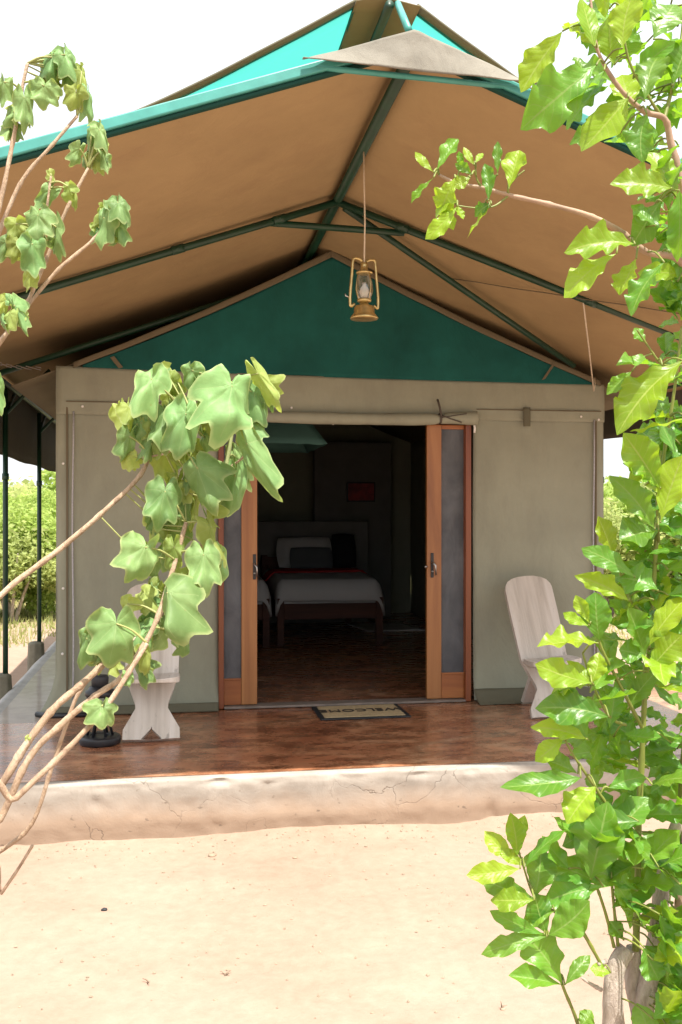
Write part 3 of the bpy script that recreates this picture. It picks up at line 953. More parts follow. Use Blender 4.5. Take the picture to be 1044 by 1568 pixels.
make_chair('carved_chair', 'pale carved plank chair to the right of the door, its tall back in plain view', (1.375, -.70, FZ + .004), R(-3), roll=-4)
make_chair('carved_chair', 'pale carved plank chair left of the door, half hidden behind the broad leaves', (-1.31, -.95, FZ + .002), R(0))

# black metal stand on the floor left of the chair
BX, BY = -1.615, -.93
st = empty('candle_stand', (BX, BY, FZ), 'black metal stand with a round base beside the left chair', 'stand')
MB().lathe([(.118, .0), (.124, .012), (.124, .040), (.115, .050), (.06, .052), (.055, .047)], (BX, BY, FZ), 32).build('round_base', M['black'], st, True, bevel=.003)
m = MB()
for k in range(6):
    a = k * math.pi / 3
    m.tube([(BX + math.cos(a) * .075, BY + math.sin(a) * .075, FZ + .048), (BX + math.cos(a) * .045, BY + math.sin(a) * .045, FZ + .16), (BX + math.cos(a) * .075, BY + math.sin(a) * .075, FZ + .29)], .008, 6)
m.build('cage', M['black'], st, True)
MB().lathe([(.078, .285), (.09, .292), (.09, .318), (.07, .33), (.062, .345)], (BX, BY, FZ), 24).build('top_tray', M['black'], st, True)
MB().lathe([(.05, .343), (.052, .40), (.045, .41)], (BX, BY, FZ), 20).build('cup', M['rubber'], st, True)

# door mat
mat = empty('door_mat', (.10, -.295, FZ), 'tan coir door mat with a black border and dark lettering', 'door mat', rz=R(0.5))
MB().box(-.312, .312, -.222, .222, .003, .012).build('rubber_border', M['rubber'], mat, bevel=.004, local=True)
m = MB()
m.grid(lambda u, v: (-.277 + u * .554 + .004 * noise.noise(Vector((u, v * 9, 1))) * (abs(u - .5) > .45), -.185 + v * .37, .0145 + .004 * noise.noise(Vector((u * 30, v * 22, 2))) * min(1, 12 * min(u, 1 - u, v, 1 - v))), 60, 40)
m.build('coir_pad', M['coir'], mat, False, solid=.006, local=True)
fc = bpy.data.curves.new('lettering', 'FONT')
fc.body = 'WELCOME'; fc.size = .115; fc.align_x = 'CENTER'; fc.align_y = 'CENTER'; fc.extrude = .002
fc.space_character = 1.05
fo = bpy.data.objects.new('lettering', fc); col.objects.link(fo)
dg = bpy.context.evaluated_depsgraph_get()
lm = bpy.data.meshes.new_from_object(fo.evaluated_get(dg))
bpy.data.objects.remove(fo)
lm.materials.clear(); lm.materials.append(M['print'])
lo = bpy.data.objects.new('lettering', lm); col.objects.link(lo)
lo.parent = mat; lo.location = (0, 0, .0215); lo.rotation_euler = (0, 0, math.pi)

# ------------------------------------------------------------------ inside the tent
def bed(x0, x1, label):
    cx = (x0 + x1) / 2
    b = empty('single_bed', (cx, 3.9, FZ), label, 'bed', 'single beds inside the tent')
    y0, y1 = 3.12, 5.12
    for x in (x0 + .035, x1 - .035):
        for y in (y0 + .035, y1 - .035):
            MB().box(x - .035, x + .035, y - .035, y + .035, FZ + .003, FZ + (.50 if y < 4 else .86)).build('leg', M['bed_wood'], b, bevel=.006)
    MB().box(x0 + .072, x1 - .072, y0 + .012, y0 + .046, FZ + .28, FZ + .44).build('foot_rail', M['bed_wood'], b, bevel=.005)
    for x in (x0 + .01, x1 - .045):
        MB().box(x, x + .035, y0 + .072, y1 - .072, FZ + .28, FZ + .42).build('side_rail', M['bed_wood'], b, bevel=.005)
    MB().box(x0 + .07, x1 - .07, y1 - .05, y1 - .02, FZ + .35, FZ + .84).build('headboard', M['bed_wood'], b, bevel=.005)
    def dv(u, v):
        a = u * 2 - 1
        w = (x1 - x0) / 2 + .01
        x = cx + a * w
        drop = max(0, abs(a) - .86) / .14
        y = y0 - .005 + v * (y1 - y0 - .1)
        df = max(0, .06 - v) / .06
        z = FZ + .67 - .16 * drop ** 2 - .20 * df ** 2 + .012 * noise.noise(Vector((x * 4, y * 3, 2))) + .02 * math.sin(v * 3)
        return (x, y, z)
    MB().box(x0 + .03, x1 - .03, y0 + .05, y1 - .08, FZ + .42, FZ + .60).build('mattress', M['linen'], b, bevel=.03)
    MB().grid(dv, 30, 40).build('duvet', M['linen'], b, True, solid=.03)
    return b
bed(-.14, .97, 'single bed with white duvet in full view through the doorway')
bed(-1.34, -.22, 'single bed with white duvet mostly hidden behind the left door')
def cushion(name, label, c, sx, sz, thick, mat, tilt=0):
    m = MB()
    c = Vector(c)
    def fn(s):
        def g(u, v):
            a, b = u * 2 - 1, v * 2 - 1
            e = (1 - a ** 4) * (1 - b ** 4)
            p = Vector((a * sx * (1 - .08 * b * b), s * thick * e ** .6, b * sz * (1 - .06 * a * a)))
            return c + Matrix.Rotation(R(-22), 3, 'X') @ p
        return g
    m.grid(fn(1), 12, 12); m.grid(fn(-1), 12, 12)
    o = m.build(name, M[mat], None, True)
    tag(o, label, 'cushion')
cushion('white_pillow', 'white pillow leaning on the headboard of the bed', (.36, 4.86, FZ + .90), .34, .20, .08, 'linen')
cushion('slate_cushion', 'small slate cushion in front of the white pillow', (.42, 4.68, FZ + .83), .26, .15, .05, 'pillow_slate')
cushion('black_cushion', 'black cushion at the right end of the bed pillows', (.84, 4.84, FZ + .92), .15, .22, .07, 'pillow_black')
def blanket(u, v):
    a = u * 2 - 1
    return (.42 + a * .60, 4.05 + v * .5, FZ + .715 - .10 * max(0, abs(a) - .86) / .14 + .01 * noise.noise(Vector((u * 6, v * 4, 1))))
tag(MB().grid(blanket, 24, 8).build('red_blanket', M['red'], None, True, solid=.02), 'folded red blanket laid across the bed', 'blanket')
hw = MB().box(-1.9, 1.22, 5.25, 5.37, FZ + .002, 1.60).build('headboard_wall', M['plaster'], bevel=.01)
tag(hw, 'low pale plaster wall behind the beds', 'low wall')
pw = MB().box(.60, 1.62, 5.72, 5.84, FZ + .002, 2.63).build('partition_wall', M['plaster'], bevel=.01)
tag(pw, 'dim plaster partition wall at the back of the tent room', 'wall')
pf = empty('wall_picture', (1.20, 5.70, 1.98), 'small dark red picture hanging on the partition wall', 'picture')
MB().box(1.02, 1.40, 5.69, 5.718, 1.85, 2.11).build('frame', M['black'], pf, bevel=.004)
MB().box(1.04, 1.38, 5.682, 5.689, 1.87, 2.09).build('print', M['picture'], pf)
rg = MB().grid(lambda u, v: (1.02 + u * .68 - v * .12, 4.20 + v * .75, FZ + .012 + .004 * noise.noise(Vector((u * 5, v * 5, 1)))), 12, 12).build('bedside_rug', M['rug'], None, True, solid=.012)
tag(rg, 'white bedside rug on the dark floor right of the bed', 'rug')
mn = empty('mosquito_net', (-.3, 1.25, 2.4), 'green net canopy hanging under the tent roof inside the door', 'mosquito net')
def canopy(sx, sy):
    # four-sided net hood: peak over its centre, hem at z 2.29
    def fn(u, v):
        w = .64 * v ** .72; h = 2.80 - .51 * v ** 1.5
        a, b = (u * 2 - 1), 1
        if sx: x, y = sx * w, a * w
        else: x, y = a * w, sy * w
        return (-.56 + x, 1.75 + y, h + .012 * noise.noise(Vector((x * 8, y * 8, 2))))
    return fn
for sx, sy in ((0, -1), (0, 1), (1, 0), (-1, 0)):
    MB().grid(canopy(sx, sy), 16, 12).build('net_side', M['inner_net'], mn, True, solid=.003)
MB().tube([(-.56, 1.75, 2.78), (-.56, 1.75, 3.3)], .004, 6).build('net_cord', M['rope'], mn, True)

# ------------------------------------------------------------------ leaves
def lobed_leaf(seed):
    q = random.Random(seed)
    ctrl = [(0, 1.0), (22, .76), (43, .88), (66, .60), (92, .76), (125, .54), (155, .42), (174, .16)]
    ctrl = [(a, r * q.uniform(.92, 1.08)) for a, r in ctrl]
    ctrl2 = [(a, r * q.uniform(.9, 1.08)) for a, r in ctrl]
    ctrl2[0] = ctrl[0]
    def rad(th):
        c = ctrl if th >= 0 else ctrl2
        d = abs(math.degrees(th))
        for i in range(len(c) - 1):
            if c[i][0] <= d <= c[i + 1][0]:
                f = (d - c[i][0]) / (c[i + 1][0] - c[i][0]); f = f * f * (3 - 2 * f)
                return c[i][1] * (1 - f) + c[i + 1][1] * f
        return c[-1][1]
    fold = q.uniform(.20, 1.15); droop = q.uniform(.05, .95); curl = q.uniform(.2, .9); twist = q.uniform(-.6, .6)
    ph = q.uniform(0, 6.28); ph2 = q.uniform(0, 6.28); e1 = q.uniform(.08, .20); e2 = q.uniform(.03, .08)
    NA, NR = 44, 8
    vs_, fs, uv = [Vector((0, 0, 0))], [], [(0, 0)]
    for i in range(NR):
        rho = ((i + 1) / NR) ** .8
        for k in range(NA + 1):
            th = R(-174) + R(348) * k / NA
            r = rad(th) * rho
            x, y = r * math.sin(th), r * math.cos(th)
            z = -fold * abs(x) ** 1.35
            z -= .17 * r * (1 - abs(math.cos(th * 1.85))) ** 1.2          # valleys between the lobes
            z += e1 * rho ** 3 * math.sin(4 * th + ph) + e2 * rho ** 4 * math.sin(9 * th + ph2)
            z -= curl * max(0, rho - .62) ** 2 * (.3 + .9 * math.sin(3 * th + ph))
            z += .055 * rho * noise.noise(Vector((x * 5.5, y * 5.5, seed * 2.3 + 4)))
            z += .24 * noise.noise(Vector((x * 2.2, y * 2.2, seed * 1.7))) * min(1, r * 3)
            z += twist * x * y * .6
            yy = max(0, y - .25)
            z -= droop * yy * yy * 1.1
            y2 = y - .35 * droop * yy * yy
            x2 = x * (1 - .22 * fold * abs(x))
            vs_.append(Vector((x2, y2, z))); uv.append((th / math.pi, rho))
    n1 = NA + 1
    for k in range(NA): fs.append([0, 1 + k + 1, 1 + k])
    for i in range(NR - 1):
        for k in range(NA):
            a = 1 + i * n1 + k
            fs.append([a, a + 1, a + n1 + 1, a + n1])
    return mk_leaf('lobed_leaf_mesh', vs_, fs, uv)
def mk_leaf(name, vs_, fs, uv):
    me = bpy.data.meshes.new(name)
    me.from_pydata([tuple(v) for v in vs_], [], fs)
    l = me.uv_layers.new(name='UVMap')
    for lp in me.loops: l.data[lp.index].uv = uv[lp.vertex_index]
    for p in me.polygons: p.use_smooth = True
    return me
def long_leaf(seed, slim=1.0):
    q = random.Random(seed)
    NU, NV = 22, 8
    fold = q.uniform(.05, .45); arch = q.uniform(-.15, .7); wav = q.uniform(.05, .13); ph = q.uniform(0, 6.28); kf = q.uniform(2.2, 4.2)
    tw = q.uniform(-.6, .6); bend = q.uniform(-.10, .10); pk = q.uniform(1.15, 1.7)
    vs_, fs, uv = [], [], []
    for i in range(NU + 1):
        u = i / NU
        w = .5 * max(.0, math.sin(math.pi * min(1, u ** pk))) ** .85
        if u > .86: w *= max(0.02, (1 - u) / .14) ** .18
        w *= 1 + .025 * math.sin(u * 13 + ph)
        for j in range(NV + 1):
            v = j / NV * 2 - 1
            teeth = 1 + .045 * math.sin(u * 34 + ph + v) * (abs(v) > .9) 
            x = v * w * teeth
            z = fold * abs(x) * .9 - arch * u * u + wav * v * v * math.sin(2 * math.pi * kf * u + ph + (1.7 if v > 0 else 0)) * (w / .5)
            ang = tw * u
            x2 = x * math.cos(ang) - 0; z2 = z + x * math.sin(ang)
            y = u + .05 * arch * math.sin(u * 3)
            vs_.append(Vector((x2 + bend * math.sin(u * math.pi), y, z2))); uv.append((u, j / NV))
    n1 = NV + 1
    for i in range(NU):
        for j in range(NV):
            a = i * n1 + j
            fs.append([a, a + 1, a + n1 + 1, a + n1])
    return mk_leaf('long_leaf_mesh', vs_, fs, uv)
LOBED = [lobed_leaf(11 + k) for k in range(14)]
LONG = [long_leaf(31 + k) for k in range(16)]
def with_mat(meshes, mat):
    out = []
    for me in meshes:
        c = me.copy(); c.materials.append(mat); out.append(c)
    return out
LOB1, LOB2 = with_mat(LOBED, M['leafL']), with_mat(LOBED, M['leafL2'])
LNG1, LNG2 = with_mat(LONG, M['leafR']), with_mat(LONG, M['leafR2'])

def put_leaf(plant, meshes, B, T, width, q, roll=None, up=.45, wscale=1.0):
    a = T - B; Ln = a.length; a.normalize()
    view = (CAM - B).normalized()
    n = (view * (1 - up) + Vector((0, 0, 1)) * up)
    n = (n - a * n.dot(a)).normalized()
    roll = q.uniform(-.45, .45) if roll is None else roll
    n = Matrix.Rotation(roll, 3, a) @ n
    x = a.cross(n).normalized()
    me = q.choice(meshes)
    o = bpy.data.objects.new('leaf', me)
    col.objects.link(o)
    o.parent = plant
    zs = (width + Ln) / 2
    Mx = Matrix((x * width, a * Ln, n * zs)).transposed().to_4x4()
    Mx.translation = B - Vector(plant.location)
    o.matrix_local = Mx
    return o
def nearest(p, stems):
    best = None
    for st_ in stems:
        for c in st_:
            d = (c - p).length
            if best is None or d < best[0]: best = (d, c)
    return best

# ------------------------------------------------------------------ left shrub: pale stems, broad drooping lobed leaves
DS = .85
rootL = at(-190, 1480, 2.05); rootL.z = .0
shL = empty('broad_leaf_shrub', rootL, 'leaning shrub of pale bare stems and drooping broad lobed leaves', 'shrub')
qL = random.Random(5)
stemsL = []
def stemL(pts, r0, r1, root=True, mat='stemL', plant=None, store=None, name='stem', n=8, knots=True):
    P_ = [at(*p) if not isinstance(p, Vector) else p for p in pts]
    r0 *= DS; r1 *= DS
    if name == 'trunk': P_ = [Vector((P_[0].x, P_[0].y + .03, -.06))] + P_
    c = catmull(P_, 8)
    # slight knots along the stem
    rr = [(r0 + (r1 - r0) * i / (len(c) - 1)) * (1 + .10 * noise.noise(Vector((i * .35, r0 * 900, 2))) + (.22 if i % 9 == 4 else 0)) for i in range(len(c))]
    if not knots:
        rr = [(r0 + (r1 - r0) * i / (len(c) - 1)) * (1 + .12 * noise.noise(Vector((i * .22, r0 * 900, 2)))) for i in range(len(c))]
    mm = MB().tube(c, rr, n)
    for k, v in enumerate(mm.v):
        i = min(k // n, len(c) - 1); d = v - c[i]
        g = noise.noise(v * (.9 / max(r0, .004)) * .35) * (.28 if not knots else .16)
        mm.v[k] = c[i] + d * (1 + g)
    mm.build(name, M[mat], plant, True)
    store.append(c)
    return c
def SL(pts, r0, r1, root=True):
    if root: pts = [rootL + Vector((qL.uniform(-.05, .05), qL.uniform(-.05, .05), 0))] + pts
    return stemL(pts, r0 * .62, r1 * .8, plant=shL, store=stemsL)
SL([(-70, 1010, 2.02), (0, 913, 2.08), (90, 842, 2.12), (160, 782, 2.15), (215, 727, 2.18), (238, 672, 2.2)], .012, .0055)
SL([(-60, 1290, 2.0), (0, 1205, 2.0), (38, 1143, 2.02), (82, 1085, 2.05), (120, 1052, 2.07), (165, 1012, 2.1), (230, 960, 2.14), (275, 890, 2.18), (310, 832, 2.2), (318, 810, 2.2)], .015, .0062)
stemL([(306, 842, 2.2), (318, 810, 2.2), (332, 770, 2.2), (345, 720, 2.2), (358, 640, 2.2), (366, 590, 2.2)], .0055, .0045, mat='stemG', plant=shL, store=stemsL, name='shoot')
SL([(-50, 1330, 1.96), (0, 1255, 1.98), (45, 1160, 2.0), (95, 1108, 2.02), (145, 1066, 2.03), (190, 1032, 2.05), (235, 960, 2.09), (262, 880, 2.12), (285, 800, 2.15)], .013, .006)
SL([(-45, 1300, 1.92), (25, 1222, 1.92), (100, 1150, 1.95), (160, 1085, 1.98), (198, 1028, 2.0), (225, 985, 2.02)], .011, .006)
SL([(-40, 1330, 2.1), (0, 1304, 2.1), (48, 1262, 2.1), (78, 1180, 2.1), (103, 1105, 2.1), (120, 1062, 2.1), (150, 1020, 2.1)], .008, .005)
SL([(-20, 1400, 2.0), (2, 1368, 2.0), (28, 1330, 2.0), (50, 1294, 2.0)], .006, .0035)
SL([(-120, 900, 2.2), (-40, 480, 2.2), (0, 312, 2.22), (22, 205, 2.24), (33, 140, 2.25), (42, 97, 2.25)], .011, .0045)
SL([(-110, 800, 2.25), (-30, 430, 2.25), (0, 352, 2.25), (35, 275, 2.26), (80, 222, 2.27), (118, 178, 2.28)], .010, .0045)
SL([(-120, 820, 2.15), (-40, 590, 2.15), (0, 525, 2.16), (38, 470, 2.18), (70, 400, 2.2), (100, 325, 2.2), (135, 258, 2.22)], .009, .0045)
SL([(-100, 700, 2.1), (-30, 560, 2.1), (0, 522, 2.1), (45, 465, 2.12), (90, 412, 2.13), (140, 370, 2.15), (160, 345, 2.15)], .008, .0045)
SL([(45, 465, 2.12), (58, 400, 2.12), (70, 330, 2.12), (78, 270, 2.12)], .005, .003, False)
SL([(345, 720, 2.2), (372, 700, 2.18), (378, 680, 2.16)], .0045, .003, False)
SL([(222, 715, 2.18), (230, 700, 2.17), (262, 690, 2.15), (300, 650, 2.15)], .004, .003, False)
# base x,y, tip x,y, width px, depth, tip depth change, yellow?
LV = [(355, 592, 352, 668, 128, 2.06, -.07, 0), (231, 580, 200, 645, 66, 2.12, -.05, 0), (262, 567, 286, 612, 30, 2.2, 0, 1), (250, 636, 246, 694, 64, 2.14, -.04, 0),
      (284, 634, 274, 712, 62, 2.10, -.03, 0), (322, 612, 330, 706, 54, 2.16, 0, 1), (378, 680, 430, 790, 50, 2.10, -.02, 0), (303, 718, 320, 790, 78, 2.10, -.04, 0),
      (252, 752, 240, 816, 70, 2.12, -.03, 0), (360, 730, 352, 806, 56, 2.18, 0, 0), (324, 808, 354, 872, 46, 2.14, 0, 1), (222, 838, 196, 905, 84, 2.06, -.04, 0),
      (266, 838, 266, 892, 34, 2.12, 0, 1), (312, 850, 318, 916, 66, 2.08, -.03, 0), (256, 908, 262, 1004, 112, 2.00, -.06, 0), (178, 955, 168, 1034, 96, 2.0, -.04, 0),
      (195, 925, 185, 962, 44, 2.1, 0, 1), (132, 977, 121, 1032, 40, 2.08, 0, 0), (281, 980, 288, 1013, 38, 2.1, 0, 0), (224, 1000, 231, 1043, 30, 2.08, 0, 1),
      (197, 1034, 202, 1058, 20, 2.0, 0, 0), (156, 1082, 157, 1121, 58, 1.97, -.02, 0), (395, 572, 434, 634, 34, 2.16, 0, 1), (188, 628, 206, 668, 40, 2.2, 0, 1),
      (198, 668, 188, 720, 34, 2.14, 0, 0), (250, 694, 264, 750, 50, 2.2, 0, 1), (352, 590, 322, 572, 44, 2.2, .03, 1), (368, 655, 360, 690, 40, 2.24, 0, 1),
      (335, 640, 320, 690, 60, 2.24, 0, 0), (385, 600, 412, 660, 60, 2.2, 0, 0), (275, 820, 250, 880, 50, 2.22, 0, 0), (330, 850, 345, 905, 48, 2.2, 0, 0), (300, 760, 292, 826, 26, 2.2, 0, 1),
      (240, 960, 215, 1010, 60, 2.16, 0, 0), (150, 985, 135, 1030, 44, 2.14, 0, 1), (360, 700, 385, 760, 30, 2.22, 0, 0), (205, 700, 190, 722, 26, 2.2, 0, 1), (42, 1130, 34, 1142, 16, 2.02, 0, 1),
      (80, 88, 74, 127, 42, 2.26, -.02, 0), (100, 84, 118, 130, 42, 2.27, 0, 0), (68, 132, 62, 168, 52, 2.24, 0, 0), (116, 140, 106, 174, 38, 2.26, 0, 1), (135, 143, 144, 192, 26, 2.28, 0, 0),
      (37, 150, 38, 208, 38, 2.22, 0, 0), (6, 126, 2, 165, 36, 2.22, 0, 0), (21, 172, 3, 199, 28, 2.24, 0, 0), (153, 198, 167, 240, 30, 2.2, 0, 0), (141, 196, 134, 224, 28, 2.22, 0, 0),
      (122, 228, 112, 258, 28, 2.2, 0, 0), (144, 240, 160, 270, 26, 2.22, 0, 1), (157, 230, 166, 267, 16, 2.2, 0, 0), (181, 310, 192, 346, 46, 2.12, -.02, 0), (153, 320, 140, 346, 32, 2.15, 0, 1),
      (159, 334, 150, 386, 40, 2.12, 0, 0), (181, 345, 191, 382, 32, 2.14, 0, 0), (168, 350, 176, 378, 26, 2.17, 0, 1), (77, 292, 50, 324, 32, 2.12, 0, 0), (104, 286, 93, 310, 28, 2.12, 0, 1),
      (114, 296, 119, 324, 14, 2.14, 0, 1), (58, 330, 54, 374, 54, 2.08, -.02, 0), (24, 343, 17, 378, 44, 2.1, 0, 1), (49, 374, 54, 426, 46, 2.06, 0, 0), (28, 372, 21, 410, 34, 2.1, 0, 1),
      (10, 370, 0, 402, 34, 2.1, 0, 0), (86, 348, 88, 408, 22, 2.12, 0, 0), (46, 416, 38, 448, 34, 2.1, 0, 1), (22, 468, 38, 520, 26, 2.06, 0, 0), (18, 462, 8, 446, 18, 2.08, 0, 0),
      (15, 480, 2, 514, 32, 2.06, 0, 1), (-4, 590, 4, 640, 30, 2.0, 0, 0), (78, 272, 78, 254, 16, 2.12, 0, 1), (125, 110, 136, 150, 26, 2.3, 0, 1), (96, 96, 100, 134, 30, 2.3, 0, 1)]
pet = MB()
for bx, by, tx, ty, w, D, dd, yel in LV:
    B, T = at(bx, by, D), at(tx, ty, D + dd)
    Wm = w / F * D * DS
    if w > 80: Wm *= .88; T = B.lerp(T, .93)
    put_leaf(shL, LOB2 if yel else LOB1, B, T, Wm * qL.uniform(.62, .74), qL, up=.4, roll=qL.uniform(-.6, .6))
    d, c = nearest(B, stemsL)
    if d < .28:
        mid = B.lerp(c, .5) + Vector((0, 0, .006))
        pet.tube(catmull([B, mid, c], 4), [.0016] * 5 + [.0022] * 4, 5)
for cx_, cy_, D, n_, sp in ((225, 660, 2.16, 5, 38), (290, 600, 2.18, 5, 34), (350, 640, 2.2, 5, 40), (300, 760, 2.18, 4, 40), (235, 870, 2.16, 4, 36), (200, 990, 2.12, 4, 36), (105, 115, 2.3, 4, 26), (30, 180, 2.26, 3, 18), (150, 225, 2.24, 4, 18), (170, 345, 2.16, 5, 22), (55, 350, 2.13, 5, 30), (15, 470, 2.08, 3, 16), (262, 800, 2.2, 4, 30), (330, 870, 2.2, 3, 26), (245, 940, 2.14, 4, 34), (155, 980, 2.1, 4, 30), (300, 690, 2.22, 4, 36), (380, 610, 2.22, 4, 30)):
    for k in range(int(n_ * 1.8)):
        bx, by = cx_ + qL.uniform(-sp, sp), cy_ + qL.uniform(-sp, sp)
        L_ = qL.uniform(.5, .9) * (46 if cy_ > 540 else 30)
        B = at(bx, by, D); T = at(bx + qL.uniform(-.5, .5) * L_, by + L_, D + qL.uniform(-.03, .03))
        put_leaf(shL, LOB2 if qL.random() < .45 else LOB1, B, T, L_ / F * D * DS * .72, qL, up=.4, roll=qL.uniform(-.9, .9))
        d, c = nearest(B, stemsL)
        if d < .2: pet.tube(catmull([B, B.lerp(c, .5), c], 3), .0015, 5)
tag(pet.build('petioles', M['petiole'], shL, True), kind='stuff')

# ------------------------------------------------------------------ right shrub: glossy, wavy edged leaves on green shoots from a cut stump
DS = .60
rootR = at(965, 1652, 3.05); rootR.z = 0.0
shR = empty('glossy_shrub', rootR, 'tall bright green shrub with wavy glossy leaves sprouting from a grey stump', 'shrub')
qR = random.Random(9)
stemsR = []
def SR(pts, r0, r1, mat='stemR', name='shoot', n=8):
    return stemL(pts, r0, r1, knots=(name != 'trunk'), mat=mat, plant=shR, store=stemsR, name=name, n=n)
SR([(948, 1680, 3.05), (940, 1580, 3.04), (938, 1525, 3.03), (944, 1480, 3.03), (960, 1452, 3.04)], .037, .028, 'barkR', 'trunk', 20)
SR([(990, 1680, 3.1), (978, 1560, 3.1), (968, 1500, 3.1), (970, 1450, 3.1)], .030, .022, 'barkR', 'trunk', 20)
SR([(1000, 1690, 3.08), (985, 1560, 3.07), (1000, 1470, 3.08), (1010, 1390, 3.1), (1018, 1320, 3.12), (1040, 1250, 3.15)], .034, .020, 'barkR', 'trunk', 20)
SR([(920, 1515, 3.02), (905, 1507, 3.0), (890, 1497, 2.99)], .007, .003, 'barkR', 'dead_twig')
SR([(928, 1472, 3.03), (916, 1476, 2.99)], .008, .006, 'barkR', 'dead_twig')
tall = [(1020, 1640, 3.15), (1050, 1300, 3.2), (1085, 900, 3.15), (1092, 560, 3.0), (1085, 460, 2.92)]
SR(tall, .022, .014, 'twigR', 'trunk')
SR([(973, 1455, 3.06), (976, 1360, 3.06), (978, 1257, 3.05), (984, 1130, 3.03), (990, 1010, 3.0), (1000, 900, 3.0), (1006, 810, 2.98), (1016, 700, 2.96), (1032, 600, 2.94), (1044, 500, 2.92)], .0115, .004)
SR([(940, 1450, 3.02), (926, 1395, 3.0), (912, 1355, 2.98), (903, 1342, 2.96)], .0055, .0035)
SR([(946, 1448, 3.02), (938, 1370, 3.0), (936, 1340, 2.98)], .0055, .0035)
SR([(922, 1480, 3.0), (884, 1416, 2.96), (850, 1396, 2.93), (820, 1377, 2.92), (798, 1316, 2.9), (783, 1262, 2.9)], .006, .0025)
SR([(905, 1690, 3.0), (886, 1575, 2.98), (861, 1508, 2.95), (846, 1450, 2.94), (835, 1430, 2.93)], .006, .003)
SR([(978, 1290, 3.05), (945, 1255, 2.98), (910, 1204, 2.93), (880, 1160, 2.9), (862, 1128, 2.88)], .006, .003)
SR([(986, 1120, 3.02), (955, 1060, 2.96), (918, 984, 2.92), (914, 930, 2.9)], .006, .003)
SR([(958, 1110, 2.98), (932, 1096, 2.9), (906, 1044, 2.86), (892, 1000, 2.85)], .005, .0025)
SR([(1000, 950, 3.0), (966, 920, 2.96), (944, 858, 2.93), (936, 820, 2.92)], .005, .0025)
SR([(1008, 830, 2.98), (1006, 746, 2.92), (1012, 690, 2.9)], .005, .003)
SR([(1040, 1250, 3.15), (1050, 1100, 3.1), (1060, 900, 3.1), (1040, 760, 3.05)], .010, .005)
SR([(1085, 520, 2.95), (1046, 406, 2.84), (990, 386, 2.8), (945, 352, 2.78), (900, 330, 2.76), (840, 313, 2.74), (779, 299, 2.72), (740, 288, 2.71), (700, 281, 2.7), (672, 268, 2.7)], .0105, .0035, 'twigR', 'branch')
SR([(1085, 470, 2.9), (1048, 300, 2.86), (1027, 220, 2.84), (1017, 182, 2.82), (985, 170, 2.8), (946, 132, 2.78), (914, 75, 2.76), (905, 10, 2.75), (900, -60, 2.75)], .0125, .003, 'twigR', 'branch')
SR([(1017, 182, 2.82), (1032, 120, 2.85), (1044, 50, 2.88), (1050, -60, 2.9)], .006, .003)
SR([(1013, 180, 2.82), (994, 150, 2.8), (962, 90, 2.78), (950, 10, 2.76)], .005, .0025)
SR([(1048, 300, 2.86), (1020, 300, 2.8), (1000, 320, 2.78)], .005, .003)
SR([(1044, 560, 2.92), (1014, 558, 2.86), (992, 530, 2.84), (975, 505, 2.82)], .0045, .0022)
SR([(779, 299, 2.72), (778, 288, 2.71), (790, 272, 2.7), (803, 261, 2.7)], .003, .0018)
SR([(778, 300, 2.72), (758, 315, 2.7), (735, 319, 2.69), (700, 315, 2.69)], .003, .0016)
SR([(738, 288, 2.71), (730, 275, 2.7), (728, 258, 2.7)], .003, .002)
